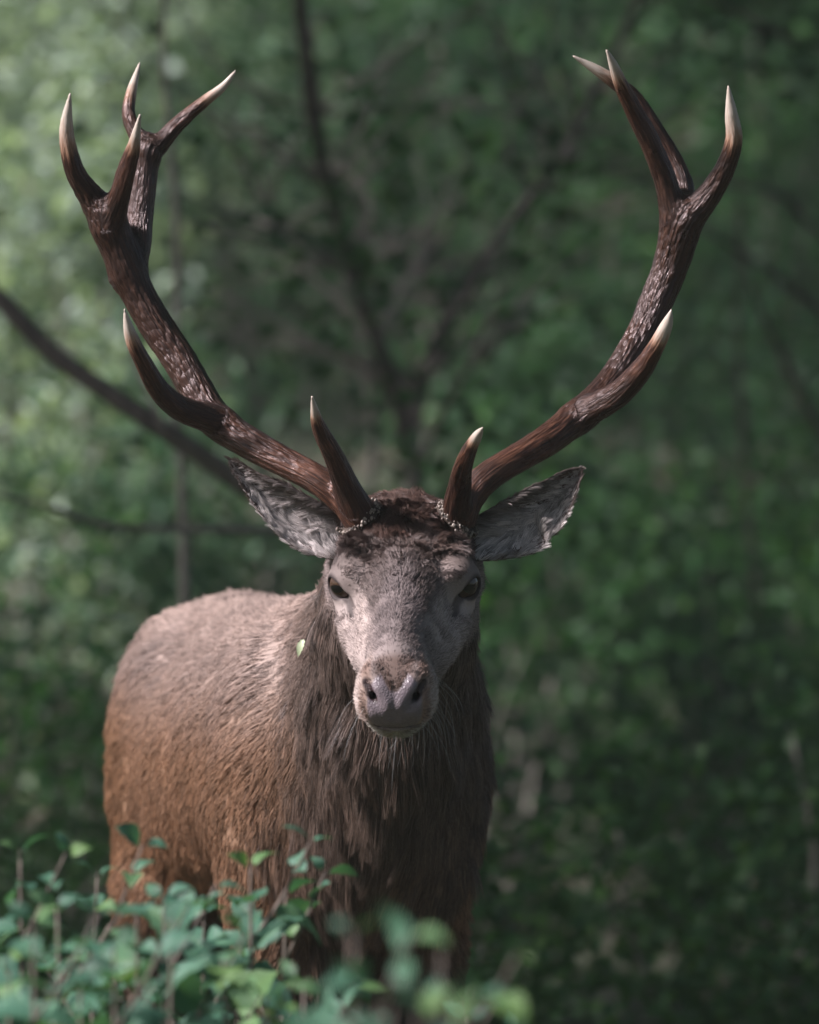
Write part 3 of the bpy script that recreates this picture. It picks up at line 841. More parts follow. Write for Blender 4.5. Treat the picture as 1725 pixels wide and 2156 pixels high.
def build_ear(E):
    nl, nt = 40, 25
    A, B = resample(E['up'], nl), resample(E['lo'], nl)
    y_tip, y_base = 0.085, 0.075
    grid = np.zeros((2, nl, nt, 3))
    for i in range(nl):
        f = i / (nl - 1)
        yb = y_tip + (y_base - y_tip) * f
        a, b = at(*A[i], yb), at(*B[i], yb)
        wdt = np.linalg.norm(b - a)
        for j in range(nt):
            t = j / (nt - 1)
            bow = math.sin(math.pi * t ** 0.9) * 0.34 * wdt * (0.55 + 0.45 * math.sin(math.pi * min(1, f * 1.15)))
            roll = 0.012 * math.sin(math.pi * f) * (1 - t) ** 3               # upper rim curls forward
            p = a + (b - a) * t + np.array((0, bow - roll - 0.010 * f * t, 0.0))
            grid[0, i, j] = p
            ed = min(t, 1 - t, f * 2) 
            grid[1, i, j] = p + np.array((0, 0.0012 + 0.0035 * min(1, ed * 6), 0))
    V = grid.reshape(-1, 3); Fq = []
    n2_ = nl * nt
    for i in range(nl - 1):
        for j in range(nt - 1):
            a = i * nt + j
            Fq.append((a, a + 1, a + nt + 1, a + nt))
            Fq.append((n2_ + a, n2_ + a + nt, n2_ + a + nt + 1, n2_ + a + 1))
    for i in range(nl - 1):
        for j in (0, nt - 1):
            a = i * nt + j
            Fq.append((a, a + nt, n2_ + a + nt, n2_ + a) if j == 0 else (a, n2_ + a, n2_ + a + nt, a + nt))
    Fq = np.array(Fq)
    o = mesh_obj('ear', V, Fq, EARSKIN, stag)
    nn = np.zeros(len(V) * 3, np.float32); o.data.vertex_normals.foreach_get('vector', nn); nn = nn.reshape(-1, 3).astype(float)
    f = np.tile(np.repeat(np.linspace(0, 1, nl), nt), 2); t = np.tile(np.tile(np.linspace(0, 1, nt), nl), 2)
    front = np.arange(len(V)) < n2_
    sg = np.where(nn[:n2_, 1].mean() > 0, -1.0, 1.0); nn *= sg
    tipdir = unit(at(*A[0], y_tip) - at(*((A[-1] + B[-1]) / 2), y_base))
    down = unit(at(*B[nl // 2], y_tip) - at(*A[nl // 2], y_tip))
    FT = np.stack([f, t, front.astype(float)], 1)
    # inside: long pale hair sweeping from the rims over the hollow
    KD = kdtree.KDTree(len(V))
    for i, p in enumerate(V): KD.insert(p, i)
    KD.balance()
    def run(name, weight, count, lenf, dirf, colf, lift, k, wob, cl, wd, mat, bend=0.3, grav=0.1):
        P, N = scatter(V, Fq, nn, weight, count)
        idx = np.array([KD.find(p)[1] for p in P])
        ft = FT[idx]
        S = strands(P, N, dirf(ft, P), lenf(ft), lift, k, grav=grav, wob=wob, fine=55, seed=int(50 + E['s']), bend=bend)
        S, near = clump(S, cl, 0.65, 0.9)
        hair_obj(name, S, colf(ft, rng.random(len(P))[near], P), np.full(len(P), wd), mat, o)
    hollow = smooth01(0.30, 0.12, np.abs(f - 0.42) + 0.8 * np.abs(t - 0.42))
    def colin(ft, r, P):
        base = np.array((0.72, 0.65, 0.64))[None] * (0.30 + 0.85 * r[:, None])
        dk = smooth01(0.30, 0.08, ft[:, 1]) * 0.75
        dk = np.maximum(dk, 0.45 * smooth01(0.3, 0.1, ft[:, 0]))
        return base + (np.array((0.085, 0.062, 0.055))[None] - base) * dk[:, None]
    def dirin(ft, P):
        s = np.where(ft[:, 1] < 0.45, 1.0, -0.35)[:, None]
        return tipdir[None] * 0.95 + down[None] * 0.55 * s + 0.45 * vecnoise(P, 38, 9)
    run('ear_hair', front * (1 - 0.85 * hollow) * smooth01(0, 0.05, f), 8500, lambda ft: (0.010 + 0.024 * smooth01(0.1, 0.6, ft[:, 0]) * (0.5 + 0.5 * rng.random(len(ft)))) * (1 - 0.45 * smooth01(0.25, 0.05, np.minimum(ft[:, 1], 1 - ft[:, 1]))), dirin, colin, 0.42, 7, 0.13, 12, 0.0006, FUR_EAR, 0.55, 0.15)
    run('ear_fur', (1 - front) + 0.5 * (t < 0.12) + 0.3 * (t > 0.9), 9000, lambda ft: 0.006 + 0.006 * rng.random(len(ft)), lambda ft, P: np.repeat(tipdir[None], len(P), 0) + 0.3 * vecnoise(P, 50, 12),
        lambda ft, r, P: np.array((0.10, 0.075, 0.066))[None] * (0.6 + 0.8 * r[:, None]), 0.35, 4, 0.14, 6, 0.0006, FUR_SHORT, 0.1, 0.0)
    return o
_b = NT('ear_skin'); _b.set(Base_Color=_b.ramp(_b.noise(60, 3, _b.coord()).outputs['Fac'], [(0.3, (0.06, 0.036, 0.034)), (0.7, (0.12, 0.075, 0.068))]), Roughness=0.7, Subsurface_Weight=0.0); EARSKIN = _b.mat
for E in EARS: build_ear(E)

# ------------------------------------------------------------------ hooves
_b = NT('hoof_horn'); _b.set(Base_Color=_b.ramp(_b.noise(40, 3, _b.coord()).outputs['Fac'], [(0.3, (0.012, 0.010, 0.009)), (0.7, (0.04, 0.032, 0.027))]), Roughness=0.45); HORN = _b.mat
for x, y in ((-0.145, 0.60), (0.015, 0.66), (-0.352, 1.48), (-0.165, 1.60)):
    bm = bmesh.new()
    for s in (-1, 1):
        rings = []
        for z, fwd, ry, rx in ((0.068, -0.026, 0.024, 0.013), (0.04, -0.036, 0.034, 0.0155), (0.0, -0.046, 0.046, 0.018)):
            ring = []
            for k in range(10):
                a = 2 * math.pi * k / 10
                px_ = rx * math.cos(a) * (1 - 0.35 * max(0, -math.sin(a)))
                ring.append(bm.verts.new((x + s * 0.0165 + px_, y + fwd + ry * math.sin(a), z)))
            rings.append(ring)
        for r0, r1 in zip(rings[:-1], rings[1:]):
            for k in range(10): bm.faces.new((r0[k], r0[(k + 1) % 10], r1[(k + 1) % 10], r1[k]))
        bm.faces.new(rings[0]); bm.faces.new(rings[-1][::-1])
    bmesh.ops.recalc_face_normals(bm, faces=bm.faces)
    me = bpy.data.meshes.new('hoof'); bm.to_mesh(me); bm.free(); me.materials.append(HORN)
    o = bpy.data.objects.new('hoof', me); COL.objects.link(o); o.parent = stag
# ------------------------------------------------------------------ the wood: ground, trees, shrubs
def mat_leaf(name, lo, mid, hi, trans=0.35, rough=0.42, spec=0.5, vein=False):
    m = NT(name)
    tint = m.attr('tint').outputs['Fac'] if not vein else m.node('ShaderNodeObjectInfo').outputs['Random']
    col = m.ramp(tint, [(0.0, lo), (0.5 if not vein else 0.74, mid), (0.9 if not vein else 1.0, hi)])
    if vein:
        n = m.noise(55, 4, m.coord('Object'))
        col = m.mix(0.5, col, m.ramp(n.outputs['Fac'], [(0.3, (0.6, 0.6, 0.6)), (0.7, (1.0, 1.0, 1.0))]), 'MULTIPLY')
        sep = m.node('ShaderNodeSeparateXYZ'); m.link(m.coord('Object'), sep.inputs[0])
        ax_ = m.math('ABSOLUTE', sep.outputs[0])
        wv = m.node('ShaderNodeTexWave'); wv.inputs['Scale'].default_value = 5.2; wv.inputs['Distortion'].default_value = 1.2
        cmb = m.node('ShaderNodeCombineXYZ'); m.link(m.math('SUBTRACT', sep.outputs[1], m.math('MULTIPLY', ax_, 0.9)), cmb.inputs[0]); m.link(cmb.outputs[0], wv.inputs['Vector'])
        mid_ = m.ramp(ax_, [(0.0, (1, 1, 1)), (0.025, (0, 0, 0))])
        col = m.mix(m.math('MULTIPLY', mid_, 0.45), col, hi)
        m.bump(m.math('ADD', m.math('MULTIPLY', wv.outputs['Fac'], 0.6), n.outputs['Fac']), 0.35, 0.03)
    m.set(Base_Color=col, Roughness=rough)
    m.bsdf.inputs['Specular IOR Level'].default_value = spec
    tr = m.node('ShaderNodeBsdfTranslucent'); m.link(m.mix(1.0, col, (0.9, 1.0, 0.45), 'MULTIPLY'), tr.inputs['Color'])
    mx = m.node('ShaderNodeMixShader'); mx.inputs[0].default_value = trans
    m.link(m.bsdf.outputs[0], mx.inputs[1]); m.link(tr.outputs[0], mx.inputs[2]); m.link(mx.outputs[0], m.out.inputs['Surface'])
    return m.mat

def mat_bark(name, a, b, moss=0.25):
    m = NT(name)
    mp = m.node('ShaderNodeMapping'); mp.inputs['Scale'].default_value = (1, 1, 0.3); m.link(m.coord(), mp.inputs['Vector'])
    n = m.noise(40, 5, mp.outputs[0]); n2 = m.noise(3, 3, m.coord())
    c = m.ramp(n.outputs['Fac'], [(0.3, a), (0.7, b)])
    c = m.mix(m.ramp(n2.outputs['Fac'], [(0.5, (0, 0, 0)), (0.75, (moss * 2,) * 3)]), c, (0.05, 0.065, 0.022))
    m.set(Base_Color=c, Roughness=0.85); m.bump(n.outputs['Fac'], 0.7, 0.02)
    return m.mat

LEAF_A = mat_leaf('leaf_hazel', (0.020, 0.070, 0.022), (0.036, 0.112, 0.034), (0.080, 0.175, 0.045), 0.42, 0.5, 0.32)
LEAF_B = mat_leaf('leaf_elder', (0.018, 0.062, 0.028), (0.034, 0.105, 0.046), (0.070, 0.160, 0.066), 0.42, 0.5, 0.32)
LEAF_C = mat_leaf('leaf_bramble', (0.020, 0.068, 0.020), (0.034, 0.105, 0.030), (0.075, 0.160, 0.040), 0.40, 0.5, 0.30)
LEAF_F = mat_leaf('leaf_foreground', (0.060, 0.165, 0.112), (0.095, 0.225, 0.145), (0.16, 0.28, 0.070), 0.28, 0.42, 0.5, vein=True)
LEAF_LIT = mat_leaf('leaf_lit_tint', (0.050, 0.125, 0.062), (0.085, 0.180, 0.100), (0.15, 0.25, 0.14), 0.42, 0.5, 0.32)  # paler green that paints sunlight into the shrubs on the left
LEAF_GLOW = mat_leaf('leaf_glow_tint', (0.25, 0.34, 0.28), (0.40, 0.49, 0.43), (0.52, 0.60, 0.55), 0.45, 0.5, 0.35)  # near-white leaf colour standing in for misty glow
BARK_A = mat_bark('bark_grey', (0.09, 0.078, 0.07), (0.24, 0.215, 0.195))
BARK_B = mat_bark('bark_dark', (0.028, 0.022, 0.02), (0.085, 0.068, 0.06), 0.15)
BARK_C = mat_bark('stem_green', (0.09, 0.075, 0.06), (0.20, 0.16, 0.14), 0.1)

def ground_z(x, y):
    x, y = np.asarray(x, float), np.asarray(y, float)
    rise = 8.5 * smooth01(16, 62, y) + 0.05 * np.maximum(y - 62, 0)
    p = np.stack([x.ravel(), y.ravel(), 0 * x.ravel()], 1)
    n = 0.05 * vnoise(p, 0.9, 3) + 0.16 * vnoise(p, 0.25, 5)
    flat = smooth01(2.2, 4.5, np.hypot(x + 0.15, (y - 0.9)))
    return rise + (n.reshape(x.shape) - 0.02) * flat

gx = np.concatenate([np.linspace(-90, -12, 16)[:-1], np.linspace(-12, 12, 81), np.linspace(12, 90, 16)[1:]])
gy = np.concatenate([np.linspace(-60, -12, 10)[:-1], np.linspace(-12, 40, 174), np.linspace(40, 140, 30)[1:]])
GX, GY = np.meshgrid(gx, gy, indexing='ij')
GZ = ground_z(GX, GY)
idx = np.arange(GX.size).reshape(GX.shape)
gm = NT('leaf_litter')
gn = gm.noise(6, 6, gm.coord()); gn2 = gm.noise(0.7, 4, gm.coord())
gm.set(Base_Color=gm.mix(gm.ramp(gn2.outputs['Fac'], [(0.4, (0, 0, 0)), (0.6, (1, 1, 1))]),
       gm.ramp(gn.outputs['Fac'], [(0.3, (0.018, 0.013, 0.009)), (0.7, (0.075, 0.052, 0.034))]),
       gm.ramp(gn.outputs['Fac'], [(0.3, (0.014, 0.024, 0.010)), (0.7, (0.045, 0.066, 0.026))])), Roughness=0.9)
gm.bump(gn.outputs['Fac'], 0.8, 0.05)
ground = mesh_obj('ground', np.stack([GX.ravel(), GY.ravel(), GZ.ravel()], 1),
                  np.stack([idx[:-1, :-1].ravel(), idx[1:, :-1].ravel(), idx[1:, 1:].ravel(), idx[:-1, 1:].ravel()], 1), gm.mat)
tag(ground, 'forest floor of dark leaf litter rising to a wooded slope', kind='structure')

def tube(name, pts, mat, parent, n=None, sides=8, wob=0.0):
    """tapered limb through rows (x, y, z, radius)"""
    P = curve_pts(pts, n or max(6, 5 * len(pts)))
    if wob: P[:, :3] += np.stack([vnoise(P[:, :3], 2.3, s) for s in (1, 2, 3)], 1) * wob
    T = unit(np.gradient(P[:, :3], axis=0))
    u = unit(np.cross(T[0], np.array((0.3, 1, 0.2)))); V = []
    for p, t in zip(P, T):
        u = unit(u - t * (u @ t)); w_ = np.cross(t, u)
        for k in range(sides):
            a = 2 * math.pi * k / sides
            V.append(p[:3] + max(p[3], 0.001) * (u * math.cos(a) + w_ * math.sin(a)))
    m = len(P); F = []
    for i in range(m - 1):
        for k in range(sides):
            F.append((i * sides + k, i * sides + (k + 1) % sides, (i + 1) * sides + (k + 1) % sides, (i + 1) * sides + k))
    F.append(tuple(range(sides))[::-1]); F.append(tuple((m - 1) * sides + k for k in range(sides)))
    return mesh_obj(name, V, F, mat, parent)

def leaf_mass(name, C, size, mat, parent, up=0.5, squash=1.0, out=None):
    """C (n,3) leaf positions -> one mesh of folded leaves"""
    n = len(C)
    nrm = rng.normal(size=(n, 3)); nrm[:, 2] = np.abs(nrm[:, 2]) + up
    if out is not None: nrm += out
    nrm = unit(nrm)
    d = unit(np.cross(nrm, rng.normal(size=(n, 3)))); s = np.cross(nrm, d)
    L = size * (0.65 + 0.7 * rng.random((n, 1))); W = L * (0.30 + 0.1 * rng.random((n, 1)))
    base = C - d * L * 0.5
    fold = 0.18 * L * nrm
    V = np.stack([base, base + d * L * 0.38 + s * W + fold, base + d * L * 0.78 + s * W * 0.55 + fold * 0.5, base + d * L - nrm * 0.12 * L,
                  base + d * L * 0.78 - s * W * 0.55 + fold * 0.5, base + d * L * 0.38 - s * W + fold], 1)
    i0 = np.arange(n) * 6
    F = np.concatenate([np.stack([i0, i0 + 1, i0 + 2, i0 + 3], 1), np.stack([i0, i0 + 3, i0 + 4, i0 + 5], 1)])
    o = mesh_obj(name, V.reshape(-1, 3), F, mat, parent, smooth=False)
    fattr(o.data, 'tint', np.repeat(np.clip(rng.normal(0.42, 0.22, n), 0, 1), 6))
    return o

def clumped(center, rad, n, nclump, spread, bottom=-1.0):
    """leaf positions in uneven clumps through an ellipsoid, gaps between them"""
    q = rng.normal(size=(nclump, 3)); q = unit(q) * (rng.random((nclump, 1)) ** 0.45)
    q[:, 2] = np.maximum(q[:, 2], bottom)
    cc = np.asarray(center) + q * np.asarray(rad)
    w = rng.random(nclump) + 0.25
    pick = rng.choice(nclump, n, p=w / w.sum())
    return cc[pick] + rng.normal(size=(n, 3)) * spread * (0.6 + 0.8 * w[pick][:, None]), cc

def shrub(name, label, x, y, h, r, n, leaf, mat, group=None, bark=None, stems=6, cat='shrub'):
    z0 = float(ground_z(np.array([x]), np.array([y]))[0])
    o = empty(name, (x, y, z0))
    tag(o, label, cat, group)
    C, cc = clumped((0, 0, h * 0.54), (r, r, h * 0.50), n, max(12, int(n / 45)), 0.10 * max(r, 0.5) + 0.03, -0.95)
    C = C[C[:, 2] > 0.02]
    for k in range(stems):
        t = cc[rng.integers(len(cc))]
        b = np.array((rng.normal() * 0.07, rng.normal() * 0.07, -0.05))
        mdl = (b + t) / 2 + np.array((rng.normal() * 0.08, rng.normal() * 0.08, h * 0.1))
        r0 = 0.006 + 0.005 * h
        tube('stem', [(*b, r0), (*mdl, r0 * 0.75), (*t, r0 * 0.3)], bark or BARK_A, o, n=9, sides=6)
    f = leaf_mass('foliage', C, leaf, mat, o)
    f['kind'] = 'stuff'
    return o

# tree with limbs placed where the photograph shows them
def limb_px(rows, y, width_mul=1.0):
    out = []
    ys = np.linspace(y[0], y[1], len(rows)) if isinstance(y, tuple) else [y] * len(rows)
    for (px, py, w_), yy in zip(rows, ys):
        out.append((*at(px, py, yy), 0.44 * w_ * width_mul / scale_at(yy)))
    return out

def tree_root(name, label, x, y, cat='tree', group=None):
    z0 = float(ground_z(np.array([x]), np.array([y]))[0])
    o = empty(name, (x, y, z0)); tag(o, label, cat, group)
    return o

def local(o, pts): return [(p[0] - o.location.x, p[1] - o.location.y, p[2] - o.location.z, p[3]) for p in pts]

# forked grey tree straight behind the stag's head
b0 = at(872, 1240, 9.5)
tr = tree_root('forked_tree', 'grey forked tree with two bare leaning limbs behind the stag', b0[0], 9.5, group=None)
gz = tr.location.z
fork = limb_px([(880, 1240, 62), (876, 1080, 56), (866, 930, 54)], 9.5)
tube('trunk', local(tr, [(b0[0] + 0.02, 9.5, gz - 0.1, 0.055)] + fork), BARK_A, tr, wob=0.01)
tube('limb', local(tr, limb_px([(866, 950, 46), (888, 800, 44), (950, 650, 38), (1020, 545, 34), (1130, 405, 31), (1205, 280, 28), (1262, 170, 26), (1340, 20, 23), (1420, -180, 18), (1520, -420, 8)], (9.5, 10.3))), BARK_B, tr, n=44, wob=0.015)
tube('limb', local(tr, limb_px([(864, 960, 44), (838, 830, 40), (780, 700, 36), (732, 560, 34), (690, 400, 36), (660, 250, 42), (648, 130, 40), (640, -60, 34), (660, -320, 14)], (9.5, 8.9))), BARK_B, tr, n=40, wob=0.02)
tube('limb', local(tr, limb_px([(876, 1010, 22), (930, 880, 20), (990, 770, 16), (1044, 650, 12), (1060, 520, 5)], (9.5, 9.0))), BARK_A, tr, wob=0.015)
tube('limb', local(tr, limb_px([(760, 640, 20), (690, 542, 17), (590, 492, 15), (480, 448, 12), (380, 395, 5)], (9.1, 8.6))), BARK_A, tr, wob=0.015)
tube('limb', local(tr, limb_px([(795, 700, 16), (870, 560, 14), (920, 500, 10), (990, 430, 4)], (9.2, 9.8))), BARK_A, tr, wob=0.015)
tube('limb', local(tr, limb_px([(1160, 360, 14), (1100, 240, 12), (1060, 120, 9), (1050, 0, 4)], (9.9, 9.6))), BARK_B, tr, wob=0.015)
C, _cc = clumped((0.55, 1.4, 3.9 - gz), (1.3, 0.6, 0.8), 1900, 70, 0.13)
C2, _cc = clumped((-0.1, -0.5, 2.1 - gz), (0.9, 0.3, 0.9), 420, 40, 0.10)
for k in range(72):                                # fine twigs off the bare limbs
    px_, py_ = [(950, 650), (1130, 405), (1205, 280), (780, 700), (732, 560), (690, 400), (660, 250), (990, 770), (590, 492), (870, 560), (838, 830), (888, 800)][k % 12]
    q_ = at(px_, py_, 9.6); dv = np.array((rng.normal() * 0.36, rng.normal() * 0.15, 0.08 + 0.42 * rng.random()))
    tube('twig', local(tr, [(*q_, 0.008), (*(q_ + dv * 0.5 + 0.05 * rng.normal(size=3)), 0.006), (*(q_ + dv), 0.0025)]), BARK_A, tr, n=8, sides=5, wob=0.03)
tag(leaf_mass('crown', np.vstack([C, C2]), 0.06, LEAF_A, tr), kind='stuff')

# dark leaning stem on the left
b0 = at(760, 1240, 5.2)
tr = tree_root('leaning_tree', 'dark slender trunk leaning across the left side behind the stag', b0[0], 5.2)
gz = tr.location.z
tube('trunk', local(tr, [(b0[0] + 0.03, 5.2, gz - 0.1, 0.030)] + limb_px([(735, 1215, 52), (620, 1105, 50), (470, 990, 50), (330, 895, 48), (245, 838, 47), (110, 738, 46), (0, 622, 44), (-140, 500, 40), (-330, 260, 34), (-480, -80, 28), (-560, -500, 14)], (5.2, 5.6))), BARK_B, tr, n=52, wob=0.012)
tube('limb', local(tr, limb_px([(640, 1122, 22), (480, 1116, 20), (210, 1098, 17), (110, 1068, 13), (-60, 1030, 6)], (5.2, 5.0))), BARK_A, tr, wob=0.012)
tube('limb', local(tr, limb_px([(345, 905, 16), (300, 800, 13), (275, 700, 9), (268, 600, 4)], (5.25, 5.6))), BARK_A, tr, wob=0.01)
C, _cc = clumped((-1.15, 0.4, 4.2 - gz), (0.5, 0.6, 0.7), 1300, 50, 0.12)
tag(leaf_mass('crown', C, 0.06, LEAF_B, tr), kind='stuff')

# pale upright saplings
SAP = [('thin pale upright sapling beside the grey forked tree', [(384, 1240, 26), (378, 900, 24), (372, 700, 23), (366, 500, 21), (354, 330, 18), (346, 150, 14), (350, -60, 10), (340, -330, 4)], 7.0, 0.012),
       ('slender dark sapling in the deep shade of the right hand thicket', [(1590, 1500, 17), (1572, 1000, 17), (1540, 700, 16), (1566, 450, 14), (1530, 200, 12), (1546, -40, 6)], 13.5, 0.03),
       ('crooked thin sapling close behind the forked tree', [(770, 1240, 22), (786, 1000, 20), (790, 900, 17), (745, 700, 14), (760, 500, 10), (740, 330, 4)], 10.8, 0.03)]
for lab, rows, y, wb in SAP:
    b0 = at(rows[0][0], rows[0][1], y)
    tr = tree_root('sapling', lab, b0[0], y)
    tube('trunk', local(tr, [(b0[0], y, tr.location.z - 0.1, 0.6 * rows[0][2] / scale_at(y))] + limb_px(rows, y)), BARK_A if y < 11 else BARK_B, tr, wob=wb)
    top = at(rows[-1][0], rows[-1][1], y) - np.array(tr.location)
    C, _cc = clumped(top, (0.30, 0.3, 0.30), 110, 16, 0.07)
    tag(leaf_mass('crown', C, 0.05, LEAF_A, tr), kind='stuff')

# tree at the right whose limbs cross the shade
b0 = at(1850, 1240, 11.0)
tr = tree_root('shaded_tree', 'dark shaded tree reaching thin crooked limbs in from the right', b0[0], 11.0)
gz = tr.location.z
tube('trunk', local(tr, [(b0[0] + .05, 11, gz - 0.1, 0.11), (*at(1850, 1240, 11), 0.09), (*at(1830, 500, 11), 0.075), (*at(1880, -200, 11), 0.06), (*at(1900, -900, 11), 0.02)]), BARK_B, tr, wob=0.02)
for rows in ([(1840, 700, 26), (1725, 655, 22), (1600, 562, 17), (1500, 500, 12), (1430, 470, 5)], [(1835, 600, 24), (1700, 470, 20), (1610, 400, 17), (1390, 386, 14), (1200, 352, 11), (1080, 350, 4)],
             [(1845, 1050, 26), (1720, 890, 24), (1640, 740, 20), (1590, 640, 15), (1570, 560, 6)], [(1850, 120, 26), (1700, 90, 20), (1560, 20, 16), (1400, -60, 8)], [(1300, 360, 10), (1260, 260, 8), (1180, 190, 5), (1090, 100, 3)]):
    tube('limb', local(tr, limb_px(rows, (11.0, 10.4))), BARK_B, tr, wob=0.015)
C, _cc = clumped((-0.3, 0, 3.4 - gz), (1.2, 0.9, 0.9), 2000, 60, 0.13)
tag(leaf_mass('crown', C, 0.06, LEAF_B, tr), kind='stuff')

# shrubs filling the wood behind, row after row
ROWS = [  # depth y, top height, leaf size, material, number across
    (4.4, 0.62, 0.040, LEAF_C, 4, 'bramble', 1000), (6.6, 0.86, 0.046, LEAF_C, 4, 'bramble', 1200), (9.0, 1.12, 0.054, LEAF_A, 4, 'hazel_shrub', 1300),
    (12.0, 1.40, 0.060, LEAF_B, 4, 'elder_shrub', 1500), (15.5, 1.95, 0.066, LEAF_A, 4, 'hazel_shrub', 1800), (19.5, 2.6, 0.075, LEAF_B, 5, 'elder_shrub', 2000),
    (24.0, 3.6, 0.088, LEAF_A, 5, 'hazel_shrub', 2400), (29.0, 4.4, 0.10, LEAF_B, 6, 'elder_shrub', 2600)]
WORDS = {'lit_tint_shrub': 'young bush with leaves tinted pale as if sunlit', 'bramble': 'low dark bramble thicket', 'hazel_shrub': 'leafy mid green hazel bush', 'elder_shrub': 'tall grey green elder bush'}
DEPTH = ['just behind the stag on the forest floor', 'a little way behind the stag', 'beside the leaning dark trunk', 'at the foot of the grey forked tree', 'beyond the forked tree', 'at the start of the wooded slope', 'part way up the wooded slope', 'high on the wooded slope']
for ri, (y, h, lf, mat, cnt, nm, nl) in enumerate(ROWS):
    half = (y + 8) * 0.064 * 1.55
    wide = 1.75                                                               # the wood goes on beyond the picture's edges
    for k in range(int(cnt * wide)):
        x = wide * half * (-1 + 2 * (k + 0.5 + 0.25 * rng.normal()) / int(cnt * wide))
        if y < 4 and x < 0.25: x = 0.35 + 0.25 * k + 0.2 * rng.random()      # keep clear of the stag
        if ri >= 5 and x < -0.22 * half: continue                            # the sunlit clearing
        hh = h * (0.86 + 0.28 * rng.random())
        lit_tint = ri >= 3 and x < -0.05 * half  # brighter light on the left put into the leaf colour
        nm2 = 'lit_tint_shrub' if lit_tint else nm
        shrub(nm2, f'{WORDS[nm2]} {DEPTH[ri]}', x, y + 0.5 * rng.normal(), hh, half / cnt * 1.35, nl, lf, LEAF_LIT if lit_tint else mat, f'{WORDS[nm2]} {DEPTH[ri]}')

# trees in the clearing on the left, leaves whitened to paint in misty glow
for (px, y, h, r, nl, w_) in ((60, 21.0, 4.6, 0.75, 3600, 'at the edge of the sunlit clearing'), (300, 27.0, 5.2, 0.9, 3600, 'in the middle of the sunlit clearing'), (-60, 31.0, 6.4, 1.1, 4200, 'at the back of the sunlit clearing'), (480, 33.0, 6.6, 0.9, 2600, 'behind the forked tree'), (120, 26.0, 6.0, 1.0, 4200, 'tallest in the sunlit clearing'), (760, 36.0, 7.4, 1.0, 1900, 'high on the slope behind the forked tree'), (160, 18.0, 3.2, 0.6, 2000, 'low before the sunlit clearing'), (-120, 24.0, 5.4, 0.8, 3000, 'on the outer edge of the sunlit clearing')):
    shrub('glow_tint_tree', f'tree with leaves tinted pale for misty glow {w_}', at(px, 1000, y)[0], y, h, r, nl, 0.085, LEAF_GLOW, 'trees tinted pale for glow in the clearing', cat='tree')

# far wood on the slope: reads as one mass
n = 60000
fx, fy = rng.uniform(-18, 18, n), rng.uniform(31, 62, n)
keep = np.abs(fx) < (fy + 8) * 0.24
fx, fy = fx[keep], fy[keep]
P3 = np.stack([fx, fy, ground_z(fx, fy) + 3.0 * rng.random(len(fx)) ** 1.3], 1)
P3 = P3[vnoise(P3, 0.9, 14) > -0.35]
tag(leaf_mass('far_woodland', P3, 0.22, LEAF_A, None), 'far mass of leafy woodland covering the slope', kind='stuff')

# trees added outside the picture to keep sun and sky off the right
def shade_tree(x, y, h, cr, cz, n, lab, mat=LEAF_A):
    tr = tree_root('shade_oak', lab, x, y, group=None)
    zz = tr.location.z
    tube('trunk', [(0, 0, -0.2, 0.26), (0.05, 0.02, 1.5, 0.20), (-0.05, 0.05, cz * 0.6, 0.16), (0.05, -0.05, cz, 0.11), (0, 0, h * 0.95, 0.03)], BARK_B, tr, n=18, sides=10, wob=0.05)
    for k in range(7):
        a = 2 * math.pi * (k + rng.random() * 0.6) / 7
        z1_ = cz * (0.6 + 0.06 * k)
        tube('limb', [(0, 0, z1_, 0.09), (cr * 0.4 * math.cos(a), cr * 0.4 * math.sin(a), z1_ + 0.7, 0.06), (cr * 0.85 * math.cos(a), cr * 0.85 * math.sin(a), z1_ + 1.3, 0.015)], BARK_B, tr, n=10, sides=7, wob=0.1)
    C, _c = clumped((0, 0, cz), (cr, cr, h - cz), n, int(n / 28), 0.22, -0.9)
    tag(leaf_mass('crown', C, 0.16, mat, tr), kind='stuff')
ROW = ['beside the leaning dark trunk', 'just beyond the leaning trunk', 'left of the forked tree', 'behind the forked tree to the left', 'at the foot of the wooded slope', 'on the lower wooded slope', 'high on the wooded slope']
SHADE_OAKS = [(-4.6 + 0.3 * rng.normal(), 3.6 + 3.5 * k, 10.2 + 0.4 * k, 2.0, 8.4 + 0.4 * k, 6500, f'tall added shade oak with a dense crown {w}') for k, w in enumerate(ROW)]
SHADE_OAKS += [(-7.4, 2.8, 9.5, 1.9, 7.2, 4600, 'tall added shade oak on the far left edge of the clearing'),
        (-7.7, -8.5, 9.5, 2.1, 7.2, 4600, 'tall added shade oak behind the camera'),
        (-7.4, 6.4, 9.5, 1.5, 7.2, 4200, 'tall added shade oak next along the far left edge of the clearing'),
        (-7.3, 10.0, 9.5, 1.5, 7.2, 4200, 'tall added shade oak last along the far left edge of the clearing'),
        (2.7, 1.0, 9.0, 3.2, 6.2, 9500, 'broad added oak shading the forest floor beside the stag'),
        (2.5, -4.4, 9.0, 3.0, 6.2, 7500, 'broad added shade oak standing nearer than the stag'),
        (4.0, 6.4, 9.5, 2.6, 5.8, 6500, 'broad added shade oak behind the shaded tree'),
        (4.6, 12.0, 10.5, 3.0, 6.6, 6500, 'broad added shade oak in the deep shade beyond the thicket'),
        (5.2, 18.5, 12.0, 3.2, 7.6, 6500, 'broad added shade oak where the slope begins'),
        (5.8, 26.0, 14.0, 3.4, 9.4, 6500, 'broad added shade oak on the shaded slope')]
for a in SHADE_OAKS:
    if a[5]: shade_tree(*a)

